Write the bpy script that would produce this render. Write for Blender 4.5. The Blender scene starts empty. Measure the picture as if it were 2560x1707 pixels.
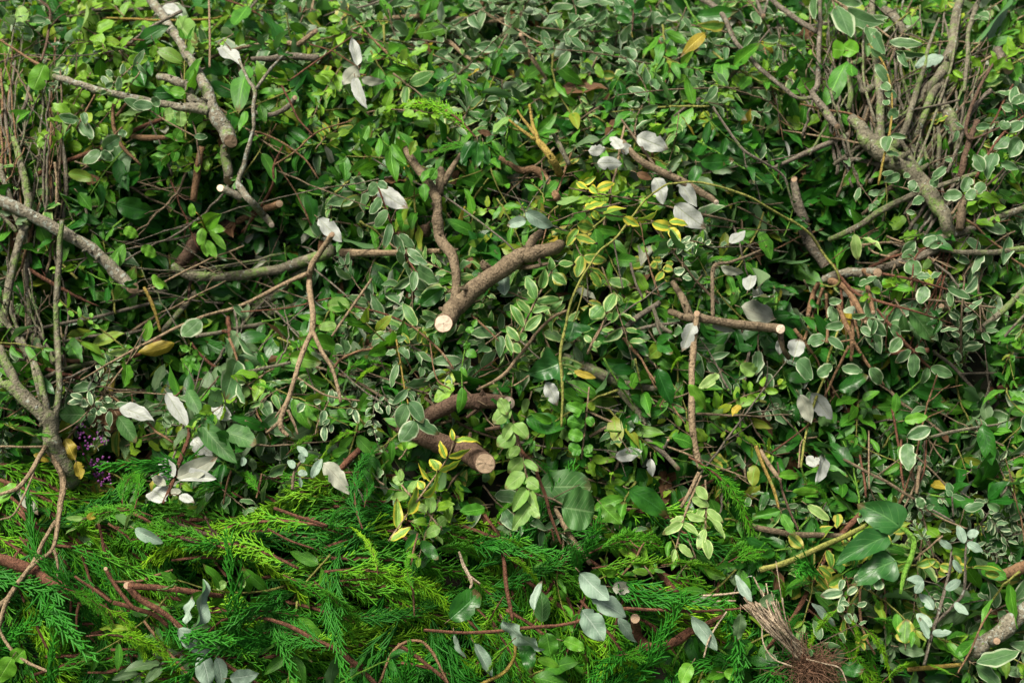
import bpy, math, random
import numpy as np
from mathutils import Vector

# ------------------------------------------------------------------ camera, world, sun, exposure
S = bpy.context.scene
COL = S.collection
TILT = math.radians(35)
AIM = np.array([0.0, 0.0, 0.6]); DIST = 2.55
FWD = np.array([0, math.cos(TILT), -math.sin(TILT)])
RIGHT = np.array([1.0, 0, 0]); UPV = np.cross(RIGHT, FWD)
CAM = AIM - FWD * DIST
FPX = 50 / 36 * 2560

cd = bpy.data.cameras.new('camera'); cam = bpy.data.objects.new('camera', cd); COL.objects.link(cam)
cam.location = CAM; cam.rotation_euler = (math.pi / 2 - TILT, 0, 0)
cd.lens = 50; cd.sensor_width = 36; cd.clip_end = 500; cd.clip_start = 0.05
cd.dof.use_dof = True; cd.dof.focus_distance = 2.42; cd.dof.aperture_fstop = 3.2
S.camera = cam

SUN_EL, SUN_AZ = math.radians(68), math.radians(262)      # azimuth measured clockwise from +y
w = bpy.data.worlds.new('World'); S.world = w; w.use_nodes = True
nt = w.node_tree; bg = nt.nodes['Background']
sky = nt.nodes.new('ShaderNodeTexSky'); sky.sky_type = 'NISHITA'; sky.sun_disc = False
sky.sun_elevation = SUN_EL; sky.sun_rotation = SUN_AZ; sky.dust_density = 8; sky.air_density = 0.5; sky.ozone_density = 0.3
nt.links.new(sky.outputs[0], bg.inputs[0]); bg.inputs[1].default_value = 0.09
sl = bpy.data.lights.new('sun', 'SUN'); sl.energy = 4.0; sl.angle = math.radians(22); sl.color = (1, 0.94, 0.82)
so = bpy.data.objects.new('sun', sl); COL.objects.link(so)
sd = Vector((math.sin(SUN_AZ) * math.cos(SUN_EL), math.cos(SUN_AZ) * math.cos(SUN_EL), math.sin(SUN_EL)))
so.rotation_euler = sd.to_track_quat('Z', 'Y').to_euler(); so.location = sd * 10
S.view_settings.view_transform = 'Standard'; S.view_settings.look = 'None'
S.view_settings.exposure = 1.02; S.view_settings.gamma = 1
S.cycles.max_bounces = 8; S.cycles.diffuse_bounces = 2; S.cycles.transmission_bounces = 4

# ------------------------------------------------------------------ heap surface and picture <-> place
def nrm(v):
    v = np.asarray(v, float); return v / (np.linalg.norm(v, axis=-1, keepdims=True) + 1e-12)

def profile(y):
    k = 0.07
    a, b = 0.6 + 0.9 * y, 0.86 + 0.13 * y
    return -k * np.log(np.exp(-a / k) + np.exp(-b / k))

BUMPS = []
def hgt(x, y):
    x = np.asarray(x, float); y = np.asarray(y, float)
    z = profile(y)
    z = z + 0.018 * np.sin(5.1 * x + 1.3) * np.cos(6.3 * y + 0.4) + 0.012 * np.sin(11 * x + 9 * y) + 0.008 * np.sin(17 * x - 13 * y + 2)
    for (bx, by, sx, sy, d) in BUMPS:
        z = z + d * np.exp(-((x - bx) / sx) ** 2 - ((y - by) / sy) ** 2)
    z = z - 0.9 * np.clip(np.abs(x) - 1.75, 0, 9) - 0.9 * np.clip(y - 1.9, 0, 9)
    return np.maximum(z, 0.0)

def rays(sx, sy):
    sx = np.asarray(sx, float)[..., None]; sy = np.asarray(sy, float)[..., None]
    d = FWD + RIGHT * (sx - 1280) / FPX + UPV * (853.5 - sy) / FPX
    return nrm(d)

def hit(sx, sy):
    d = rays(sx, sy); t = np.full(d.shape[:-1], 1.4)
    for _ in range(26):
        p = CAM + d * t[..., None]
        t = t + .66 * (p[..., 2] - hgt(p[..., 0], p[..., 1]))
    return CAM + d * t[..., None]

def normal(p):
    e = 0.03
    gx = (hgt(p[..., 0] + e, p[..., 1]) - hgt(p[..., 0] - e, p[..., 1])) / (2 * e)
    gy = (hgt(p[..., 0], p[..., 1] + e) - hgt(p[..., 0], p[..., 1] - e)) / (2 * e)
    return nrm(np.stack([-gx, -gy, np.ones_like(gx)], -1))

def project(p):
    q = np.asarray(p) - CAM; dz = q @ FWD
    return np.stack([1280 + FPX * (q @ RIGHT) / dz, 853.5 - FPX * (q @ UPV) / dz], -1)

def at(sx, sy, lift):
    """the point `lift` metres in front of the heap surface where the photo shows (sx, sy)"""
    p = hit(sx, sy); return p + nrm(CAM - p) * np.asarray(lift)[..., None]

for (sx, sy, rx, ry, d) in [(560, 490, 300, 110, -.25), (420, 760, 330, 100, -.18), (2060, 540, 150, 120, -.25),
                            (2130, 960, 220, 110, -.13), (1270, 450, 170, 55, -.11), (900, 640, 220, 50, -.13),
                            (2030, 380, 90, 150, -.07), (230, 1130, 120, 100, -.12), (2400, 880, 90, 60, -.12), (1700, 1180, 200, 100, -.05),
                            (650, 1400, 500, 170, .05), (1330, 560, 260, 110, .05), (300, 150, 330, 160, .05),
                            (1150, 1150, 260, 70, -.06), (1900, 480, 200, 150, -.03)]:
    p0 = hit(sx, sy)
    BUMPS.append((p0[0], p0[1], rx * 2.55 / FPX, ry * 2.55 / FPX / 1.0, d))

# ------------------------------------------------------------------ mesh plumbing
def parent_to(o, par):
    if par is not None:
        o.parent = par

def new_obj(name, mesh, par=None, loc=(0, 0, 0)):
    o = bpy.data.objects.new(name, mesh); COL.objects.link(o); parent_to(o, par); o.location = loc
    return o

def tag(o, label=None, cat=None, group=None, kind=None):
    if label: o['label'] = label
    if cat: o['category'] = cat
    if group: o['group'] = group
    if kind: o['kind'] = kind
    return o

class Geo:
    """collects quads/tris with uv and one float per point"""
    def __init__(s): s.v = []; s.f = []; s.uv = []; s.a = []; s.m = []; s.n = 0
    def add(s, verts, quads, uv=None, a=None, mat=0):
        verts = np.asarray(verts, float); quads = np.asarray(quads, int)
        k = len(verts)
        s.v.append(verts); s.f.append(quads + s.n)
        s.uv.append(np.zeros((k, 2)) if uv is None else np.asarray(uv, float))
        s.a.append(np.zeros(k) if a is None else np.broadcast_to(np.asarray(a, float), (k,)))
        s.m.append(np.broadcast_to(np.asarray(mat, int), (len(quads),)))
        s.n += k
    def mesh(s, name, mats, origin=(0, 0, 0)):
        me = bpy.data.meshes.new(name)
        V = np.concatenate(s.v) - np.asarray(origin); F = np.concatenate(s.f)
        UV = np.concatenate(s.uv); A = np.concatenate(s.a); M = np.concatenate(s.m)
        me.vertices.add(len(V)); me.vertices.foreach_set('co', V.astype(np.float32).ravel())
        me.loops.add(F.size); me.loops.foreach_set('vertex_index', F.astype(np.int32).ravel())
        me.polygons.add(len(F)); me.polygons.foreach_set('loop_start', np.arange(0, F.size, 4, dtype=np.int32))
        for m in (mats if isinstance(mats, (list, tuple)) else [mats]): me.materials.append(m)
        me.polygons.foreach_set('material_index', M.astype(np.int32))
        me.polygons.foreach_set('use_smooth', np.ones(len(F), bool))
        ul = me.uv_layers.new(name='UVMap'); ul.data.foreach_set('uv', UV[F.ravel()].astype(np.float32).ravel())
        at_ = me.attributes.new('rnd', 'FLOAT', 'POINT'); at_.data.foreach_set('value', A.astype(np.float32))
        me.update(calc_edges=True); me.validate()
        return me
    def build(s, name, mats, par=None, origin=(0, 0, 0)):
        return new_obj(name, s.mesh(name, mats, origin), par)

def catmull(P, per):
    P = np.asarray(P, float)
    if len(P) < 2: return P
    Q = np.vstack([2 * P[0] - P[1], P, 2 * P[-1] - P[-2]])
    out = []
    for i in range(1, len(Q) - 2):
        a, b, c, d = Q[i - 1], Q[i], Q[i + 1], Q[i + 2]
        for t in np.arange(per) / per:
            out.append(.5 * (2 * b + (c - a) * t + (2 * a - 5 * b + 4 * c - d) * t * t + (3 * b - a - 3 * c + d) * t ** 3))
    out.append(P[-1]); return np.array(out)

def frames_along(P):
    T = np.gradient(P, axis=0); T = nrm(T)
    ref = np.array([0.13, 0.2, 1.0]) if abs(T[0][2]) < .9 else np.array([1.0, 0, 0])
    n = nrm(np.cross(T[0], ref)); N = []
    for t in T:
        n = nrm(n - t * np.dot(n, t)); N.append(n)
    N = np.array(N); return T, N, np.cross(T, N)

def tube(g, P, R, sides=8, jit=.05, rng=None, cut_end=None, cut_start=None, a=0, mat=0, close=True):
    """a limb; returns the end rings [(ring, centre, outward normal)] where it was cut"""
    P = np.asarray(P, float); R = np.asarray(R, float); n = len(P)
    T, N, Bn = frames_along(P)
    ang = np.arange(sides) * 2 * math.pi / sides
    rr = R[:, None] * np.ones((1, sides))
    if jit and rng is not None:
        rr = rr * (1 + jit * rng.normal(size=(n, sides))) * (1 + jit * rng.normal(size=(n, 1)))
    ring = P[:, None] + rr[..., None] * (np.cos(ang)[None, :, None] * N[:, None] + np.sin(ang)[None, :, None] * Bn[:, None])
    cuts = []
    for which, cn in ((-1, cut_end), (0, cut_start)):
        if cn is None: continue
        t = T[which] * (1 if which == -1 else -1)
        c = nrm(t + cn)
        if np.dot(c, t) < .55: c = nrm(t * .8 + c)
        o = ring[which] - P[which]
        ring[which] = P[which] + o - ((o @ c) / np.dot(t, c))[:, None] * t
        cuts.append((ring[which].copy(), P[which] + c * 0.0006, c))
    idx = np.arange(n * sides).reshape(n, sides)
    q = np.stack([idx[:-1], np.roll(idx, -1, 1)[:-1], np.roll(idx, -1, 1)[1:], idx[1:]], -1).reshape(-1, 4)
    uv = np.stack(np.broadcast_arrays(ang[None] / 6.283, np.linspace(0, 1, n)[:, None]), -1).reshape(-1, 2)
    V = ring.reshape(-1, 3)
    if close:
        V = np.vstack([V, P[0], P[-1]]); uv = np.vstack([uv, [[0, 0], [0, 1]]])
        k = n * sides
        extra = []
        for j in range(0, sides, 2):
            extra.append([k, idx[0, (j + 2) % sides], idx[0, (j + 1) % sides], idx[0, j]])
            extra.append([k + 1, idx[-1, j], idx[-1, (j + 1) % sides], idx[-1, (j + 2) % sides]])
        q = np.vstack([q, extra])
    g.add(V, q, uv, a, mat)
    return cuts

def cut_face(ring, c, nn, mat, par, origin):
    g = Geo(); k = len(ring); o = ring - ring.mean(0)
    c0 = ring.mean(0); jag = hr.normal(size=2 * k) * .03 * np.linalg.norm(o, axis=1).mean()
    V = [c0 + nn * .0012]; uv = [[0, 0]]
    th = np.arange(k) * 2 * math.pi / k
    for f in (.5, .97):
        for j in range(k): V.append(c0 + o[j] * f + nn * (.0009 * (1 if f < .9 else .3) + (jag[j] if f < .9 else jag[k + j] * .6))); uv.append([f * math.cos(th[j]), f * math.sin(th[j])])
    for j in range(k): V.append(c0 + o[j] * 1.0 - nn * .0003); uv.append([1.05 * math.cos(th[j]), 1.05 * math.sin(th[j])])
    q = []
    for j in range(0, k, 2): q.append([0, 1 + j, 1 + (j + 1) % k, 1 + (j + 2) % k])
    for r in (0, 1):
        for j in range(k): q.append([1 + r * k + j, 1 + (r + 1) * k + j, 1 + (r + 1) * k + (j + 1) % k, 1 + r * k + (j + 1) % k])
    g.add(V, q, uv)
    ob = g.build('cut_face', mat, par, origin); ob.data.polygons.foreach_set('use_smooth', np.zeros(len(ob.data.polygons), bool)); return ob

# ------------------------------------------------------------------ leaves
SHAPES = {'oval': (.60, .74), 'round': (.5, .5), 'pointed': (.72, .95), 'lance': (.85, 1.05), 'long': (.7, .85)}
IVY = ([0, .03, .08, .2, .3, .42, .5, .62, .8, .93, 1], [.0, .5, .86, 1., .78, .55, .6, .5, .3, .1, 0])
HEART = ([0, .03, .1, .25, .45, .65, .85, .95, 1], [.0, .5, .85, 1., .95, .78, .45, .2, 0])

def leaf_batch(g, pos, fr, L, W, shape, rng, fold=.25, curl=.3, wave=.08, twist=.25, cup=.0, nv=7, ns=4, mat=0, rough=.06, rnd=None, eaten=.09):
    """N leaves: pos (N,3), fr (N,3,3) rows = axis, side, face normal"""
    N = len(pos); L = np.broadcast_to(L, (N,)); W = np.broadcast_to(W, (N,))
    t = np.linspace(0, 1, nv + 1); v = t - .05 * np.sin(2 * math.pi * t) / 1.2
    v = v ** 1.0
    s = np.linspace(-1, 1, ns + 1)
    if isinstance(shape, str):
        a, b = SHAPES[shape]; pr = v ** a * (1 - v) ** b; pr = pr / pr.max()
    else:
        v = t; pr = np.interp(v, *shape)
    hw = W[:, None, None] / 2 * pr[None, :, None] * np.ones((1, 1, ns + 1))
    edge = 1 + rough * rng.normal(size=(N, nv + 1, 2))
    ea = rng.random((N, nv + 1, 2)) < eaten; edge = np.where(ea, edge * rng.uniform(.55, .9, edge.shape), edge)
    em = np.where(s[None, None] < 0, edge[..., :1], edge[..., 1:])
    hw = hw * (1 + (em - 1) * np.abs(s)[None, None] ** 2)
    rn = lambda m, sd: (m + sd * rng.normal(size=(N, 1, 1)))
    fo = rn(fold, .18); cu = rn(curl, .35); tw = rn(0, twist); cp = rn(cup, .25); lb = rn(0, .12)
    wk = rng.uniform(1.2, 2.8, (N, 1, 1)); ph = rng.uniform(0, 6.28, (N, 1, 1)); ph2 = rng.uniform(0, 6.28, (N, 1, 1))
    S_ = s[None, None]; vv = v[None, :, None]; A = np.abs(S_)
    y = S_ * hw * np.cos(fo); z = A * hw * np.sin(fo) + cp * hw * S_ ** 2 * .6
    z = z + wave * W[:, None, None] * A * np.sin(2 * math.pi * wk * vv + np.where(S_ > 0, ph, ph2))
    c, sn = np.cos(tw * (vv - .15)), np.sin(tw * (vv - .15)); y, z = y * c - z * sn, y * sn + z * c
    LL = L[:, None, None]
    x = LL * (vv - cu ** 2 * vv ** 3 / 6) + 0 * S_; z = z - LL * cu * vv ** 2 / 2; y = y + LL * lb * vv ** 2
    loc = np.stack([x, y, z], -1).reshape(N, -1, 3)
    Wd = np.einsum('nki,nij->nkj', loc, fr) + pos[:, None]
    K = (nv + 1) * (ns + 1); idx = np.arange(K).reshape(nv + 1, ns + 1)
    q = np.stack([idx[:-1, :-1], idx[1:, :-1], idx[1:, 1:], idx[:-1, 1:]], -1).reshape(-1, 4)
    Q = (q[None] + (np.arange(N) * K)[:, None, None]).reshape(-1, 4)
    uv = np.stack(np.broadcast_arrays((S_ * .5 + .5)[0], v[:, None]), -1).reshape(-1, 2)
    r = rng.random(N) if rnd is None else np.broadcast_to(rnd, (N,))
    mt = np.repeat(np.broadcast_to(mat, (N,)), len(q))
    g.add(Wd.reshape(-1, 3), Q, np.tile(uv, (N, 1)), np.repeat(r, K), mt)

def frame(axis, up):
    x = nrm(axis); y = nrm(np.cross(up, x)); z = np.cross(x, y)
    return np.stack([x, y, z], -2)

# ------------------------------------------------------------------ materials
class NT:
    def __init__(s, name):
        s.m = bpy.data.materials.new(name); s.m.use_nodes = True; s.t = s.m.node_tree; s.t.nodes.clear()
        s.out = s.n('OutputMaterial')
    def n(s, typ, **kw):
        nd = s.t.nodes.new('ShaderNode' + typ)
        for k, v in kw.items(): setattr(nd, k, v)
        return nd
    def put(s, sock, val):
        if val is None: return
        if hasattr(val, 'node'): s.t.links.new(val, sock)
        else: sock.default_value = (*val, 1) if isinstance(val, tuple) and len(val) == 3 and sock.type == 'RGBA' else val
    def math(s, op, a, b=None, c=None, clamp=False):
        nd = s.n('Math', operation=op, use_clamp=clamp)
        for i, v in enumerate((a, b, c)):
            if v is not None: s.put(nd.inputs[i], v)
        return nd.outputs[0]
    def mix(s, f, a, b):
        nd = s.n('Mix', data_type='RGBA'); s.put(nd.inputs[0], f); s.put(nd.inputs[6], a); s.put(nd.inputs[7], b); return nd.outputs[2]
    def smooth(s, x, lo, hi):
        nd = s.n('MapRange', interpolation_type='SMOOTHSTEP'); s.put(nd.inputs[0], x); s.put(nd.inputs[1], lo); s.put(nd.inputs[2], hi); return nd.outputs[0]
    def noise(s, vec, scale, detail=3, rough=.6, w=None):
        nd = s.n('TexNoise', noise_dimensions='4D' if w is not None else '3D'); s.put(nd.inputs['Vector'], vec)
        if w is not None: s.put(nd.inputs['W'], w)
        nd.inputs['Scale'].default_value = scale; nd.inputs['Detail'].default_value = detail; nd.inputs['Roughness'].default_value = rough
        return nd.outputs['Fac']

def leaf_mat(name, A, B, back=None, rim=None, rimw=.25, vein=None, rough=.42, trans=.3, spots=.45, spec=.28, veins=9, yel=None, vs=.38):
    t = NT(name)
    uv = t.n('UVMap', uv_map='UVMap').outputs[0]; sp = t.n('SeparateXYZ'); t.put(sp.inputs[0], uv)
    a = t.math('ABSOLUTE', t.math('MULTIPLY_ADD', sp.outputs[0], 2., -1.)); v = sp.outputs[1]
    at_ = t.n('Attribute', attribute_name='rnd').outputs['Fac']; oi = t.n('ObjectInfo').outputs['Random']
    r = t.math('FRACT', t.math('MULTIPLY_ADD', oi, 7.31, at_)); r2 = t.math('FRACT', t.math('MULTIPLY', r, 17.7)); r3 = t.math('FRACT', t.math('MULTIPLY', r, 53.1))
    w = t.math('MULTIPLY', r, 40.)
    tc = t.n('TexCoord').outputs['Object']
    col = t.mix(r2, A, B)
    n1 = t.noise(uv, 3.2, 4, .6, w)
    col = t.mix(t.smooth(n1, .38, .72), col, tuple(x * .68 for x in A))
    if yel: col = t.mix(t.math('MULTIPLY', t.smooth(r3, .88, 1.0), .6), col, yel)
    # side veins: pale ribs slanting to the tip, cell tint between
    ph = t.math('SUBTRACT', t.math('MULTIPLY', v, float(veins)), t.math('MULTIPLY', a, 2.2))
    sv = t.math('ABSOLUTE', t.math('SUBTRACT', t.math('FRACT', ph), .5))
    svm = t.math('MULTIPLY', t.smooth(sv, .42, .5), t.math('SUBTRACT', 1., t.smooth(a, .55, .95)))
    vc = vein or tuple(min(1, x * 1.7 + .03) for x in B)
    col = t.mix(t.math('MULTIPLY', svm, vs), col, vc)
    if rim:
        nr = t.noise(uv, 4.5, 3, .6, w)
        e = t.math('ADD', a, t.math('MULTIPLY', t.math('SUBTRACT', nr, .5), .9 * rimw + .12))
        e = t.math('ADD', e, t.math('MULTIPLY', t.smooth(v, .86, 1.), .25))
        thr = t.math('SUBTRACT', 1. - rimw * .55, t.math('MULTIPLY', r3, rimw * .8))
        half = t.mix(t.smooth(t.math('SUBTRACT', e, thr), -.22, -.04), col, tuple(.5 * (x + y) for x, y in zip(B, A)))
        half = t.mix(.25, half, rim) if False else half
        col = t.mix(t.math('MULTIPLY', t.smooth(t.math('SUBTRACT', e, thr), -.05, .07), t.math('MULTIPLY_ADD', t.smooth(t.noise(uv, 2.6, 2, .5, t.math('ADD', w, 3.)), .3, .6), .5, .45)), half, rim)
    mid = t.math('SUBTRACT', 1., t.smooth(a, .02, .085))
    col = t.mix(t.math('MULTIPLY', mid, .6), col, vc)
    # brown blemishes on some leaves
    sn_ = t.noise(uv, 7., 2, .5, t.math('ADD', w, 9.))
    blem = t.math('MULTIPLY', t.smooth(sn_, .70, .74), t.smooth(r2, 1 - spots, 1 - spots + .05))
    col = t.mix(t.math('MULTIPLY', blem, .8), col, (.075, .045, .015))
    tipb = t.math('MULTIPLY', t.smooth(t.math('MULTIPLY_ADD', t.noise(uv, 5., 3, .6, t.math('ADD', w, 17.)), .5, v), 1.08, 1.16), t.smooth(t.math('FRACT', t.math('MULTIPLY', r, 91.3)), .72, .78))
    col = t.mix(t.math('MULTIPLY', tipb, .8), col, (.09, .055, .022))
    bk = back or tuple(x * .75 + .07 for x in B)
    bkc = t.mix(t.math('MULTIPLY', mid, .5), bk, tuple(min(1, x * 1.2) for x in bk))
    bkc = t.mix(t.math('MULTIPLY', svm, vs * .7), bkc, tuple(x * .75 for x in bk))
    bkc = t.mix(t.smooth(n1, .4, .8), bkc, tuple(x * .82 for x in bk))
    if rim: bkc = t.mix(t.math('MULTIPLY', t.smooth(a, .72, .8), .6), bkc, rim)
    geo = t.n('NewGeometry')
    c = t.mix(geo.outputs['Backfacing'], col, bkc)
    bmp = t.n('Bump'); bmp.inputs['Strength'].default_value = .45; bmp.inputs['Distance'].default_value = .0012
    hgt_ = t.math('SUBTRACT', t.math('MULTIPLY', t.noise(uv, 9., 3, .6, w), .5), t.math('ADD', t.math('MULTIPLY', svm, .5), mid))
    t.put(bmp.inputs['Height'], hgt_)
    p = t.n('BsdfPrincipled'); t.put(p.inputs['Base Color'], c)
    t.put(p.inputs['Roughness'], t.math('ADD', t.math('MULTIPLY_ADD', n1, .25, rough - .1), t.math('MULTIPLY', geo.outputs['Backfacing'], .2)))
    p.inputs['Specular IOR Level'].default_value = spec; t.put(p.inputs['Normal'], bmp.outputs[0])
    tr = t.n('BsdfTranslucent'); t.put(tr.inputs[0], t.mix(.5, c, tuple(min(1, x * y) for x, y in zip(B, (1.6, 1.5, .8)))))
    mx = t.n('MixShader'); mx.inputs[0].default_value = trans
    t.put(mx.inputs[1], p.outputs[0]); t.put(mx.inputs[2], tr.outputs[0]); t.put(t.out.inputs[0], mx.outputs[0])
    return t.m

def bark_mat(name, A, B, moss=0., lichen=0., scale=1., red=None, rough=.8, streak=0.):
    t = NT(name); tc = t.n('TexCoord').outputs['Object']; oi = t.n('ObjectInfo').outputs['Random']
    w = t.math('MULTIPLY', oi, 30.)
    n1 = t.noise(tc, 55 * scale, 5, .65, w); n2 = t.noise(tc, 260 * scale, 3, .6, w); n3 = t.noise(tc, 26 * scale, 4, .7, t.math('ADD', w, 5.))
    n4 = t.noise(tc, 110, 3, .6, t.math('ADD', w, 11.))
    uvm = t.n('Mapping'); t.put(uvm.inputs[0], t.n('UVMap', uv_map='UVMap').outputs[0]); uvm.inputs['Scale'].default_value = (9, 60, 1)
    n5 = t.noise(uvm.outputs[0], 1., 3, .6, w)
    col = t.mix(t.smooth(n1, .3, .7), A, B)
    col = t.mix(t.math('MULTIPLY', t.smooth(n2, .47, .66), .75), col, tuple(x * .35 for x in A))
    col = t.mix(t.math('MULTIPLY', t.smooth(n5, .56, .66), .45), col, tuple(x * .4 for x in A))
    if lichen:
        col = t.mix(t.math('MULTIPLY', t.smooth(n4, .72 - .25 * lichen, .76 - .2 * lichen), .8), col, (.25, .28, .235))
    if moss:
        mm = t.math('MULTIPLY', t.smooth(n3, .68 - .33 * moss, .78 - .28 * moss), t.smooth(n2, .3, .52))
        col = t.mix(t.math('MULTIPLY', mm, .85), col, t.mix(n4, (.05, .12, .022), (.17, .24, .06)))
    bmp = t.n('Bump'); bmp.inputs['Strength'].default_value = 1.; bmp.inputs['Distance'].default_value = .006
    t.put(bmp.inputs['Height'], t.math('ADD', t.math('ADD', n1, t.math('MULTIPLY', n2, .5)), t.math('MULTIPLY', n5, .6)))
    p = t.n('BsdfPrincipled'); t.put(p.inputs['Base Color'], col); p.inputs['Roughness'].default_value = rough; t.put(p.inputs['Normal'], bmp.outputs[0])
    p.inputs['Specular IOR Level'].default_value = .15
    t.put(t.out.inputs[0], p.outputs[0]); return t.m

def wood_mat(name, A, B, edge):
    t = NT(name); uv = t.n('UVMap', uv_map='UVMap').outputs[0]
    ln = t.n('VectorMath', operation='LENGTH'); t.put(ln.inputs[0], uv); r = ln.outputs['Value']
    oi = t.n('ObjectInfo').outputs['Random']; n = t.noise(uv, 2.5, 4, .6, t.math('MULTIPLY', oi, 20.)); nf = t.noise(uv, 14, 3, .6, oi)
    rg = t.math('FRACT', t.math('MULTIPLY', t.math('ADD', r, t.math('MULTIPLY', n, .25)), 6.5))
    col = t.mix(t.smooth(rg, .2, .95), A, B)
    col = t.mix(t.math('MULTIPLY', t.smooth(n, .5, .75), .5), col, tuple(x * .6 for x in B))
    col = t.mix(t.math('MULTIPLY', t.smooth(nf, .62, .72), .35), col, tuple(x * .4 for x in B))
    col = t.mix(t.math('SUBTRACT', 1., t.smooth(r, .04, .1)), col, tuple(x * .35 for x in B))
    col = t.mix(t.smooth(t.math('ADD', r, t.math('MULTIPLY', n, .06)), .91, .96), col, edge)
    p = t.n('BsdfPrincipled'); t.put(p.inputs['Base Color'], col); p.inputs['Roughness'].default_value = .75
    b = t.n('Bump'); b.inputs['Strength'].default_value = .4; b.inputs['Distance'].default_value = .001; t.put(b.inputs['Height'], nf); t.put(p.inputs['Normal'], b.outputs[0])
    t.put(t.out.inputs[0], p.outputs[0]); return t.m

def cypress_mat(name, dark, tip):
    t = NT(name); a = t.n('Attribute', attribute_name='rnd').outputs['Fac']; oi = t.n('ObjectInfo').outputs['Random']
    tc = t.n('TexCoord').outputs['Object']; n = t.noise(tc, 40, 3); n2 = t.noise(tc, 500, 2)
    f = t.math('ADD', a, t.math('ADD', t.math('MULTIPLY_ADD', oi, .35, -.2), t.math('MULTIPLY_ADD', n, .5, -.25)), clamp=True)
    col = t.mix(f, dark, tip); col = t.mix(t.math('MULTIPLY', t.smooth(n2, .45, .65), .4), col, tuple(x * .5 for x in dark))
    p = t.n('BsdfPrincipled'); t.put(p.inputs['Base Color'], col); p.inputs['Roughness'].default_value = .5; p.inputs['Specular IOR Level'].default_value = .2
    tr = t.n('BsdfTranslucent'); t.put(tr.inputs[0], col); mx = t.n('MixShader'); mx.inputs[0].default_value = .3
    t.put(mx.inputs[1], p.outputs[0]); t.put(mx.inputs[2], tr.outputs[0]); t.put(t.out.inputs[0], mx.outputs[0]); return t.m

def plain_mat(name, A, B, scale=40, rough=.7):
    t = NT(name); tc = t.n('TexCoord').outputs['Object']; n = t.noise(tc, scale, 5, .65)
    p = t.n('BsdfPrincipled'); t.put(p.inputs['Base Color'], t.mix(t.smooth(n, .3, .7), A, B)); p.inputs['Roughness'].default_value = rough; p.inputs['Specular IOR Level'].default_value = .15
    t.put(t.out.inputs[0], p.outputs[0]); return t.m

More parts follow.
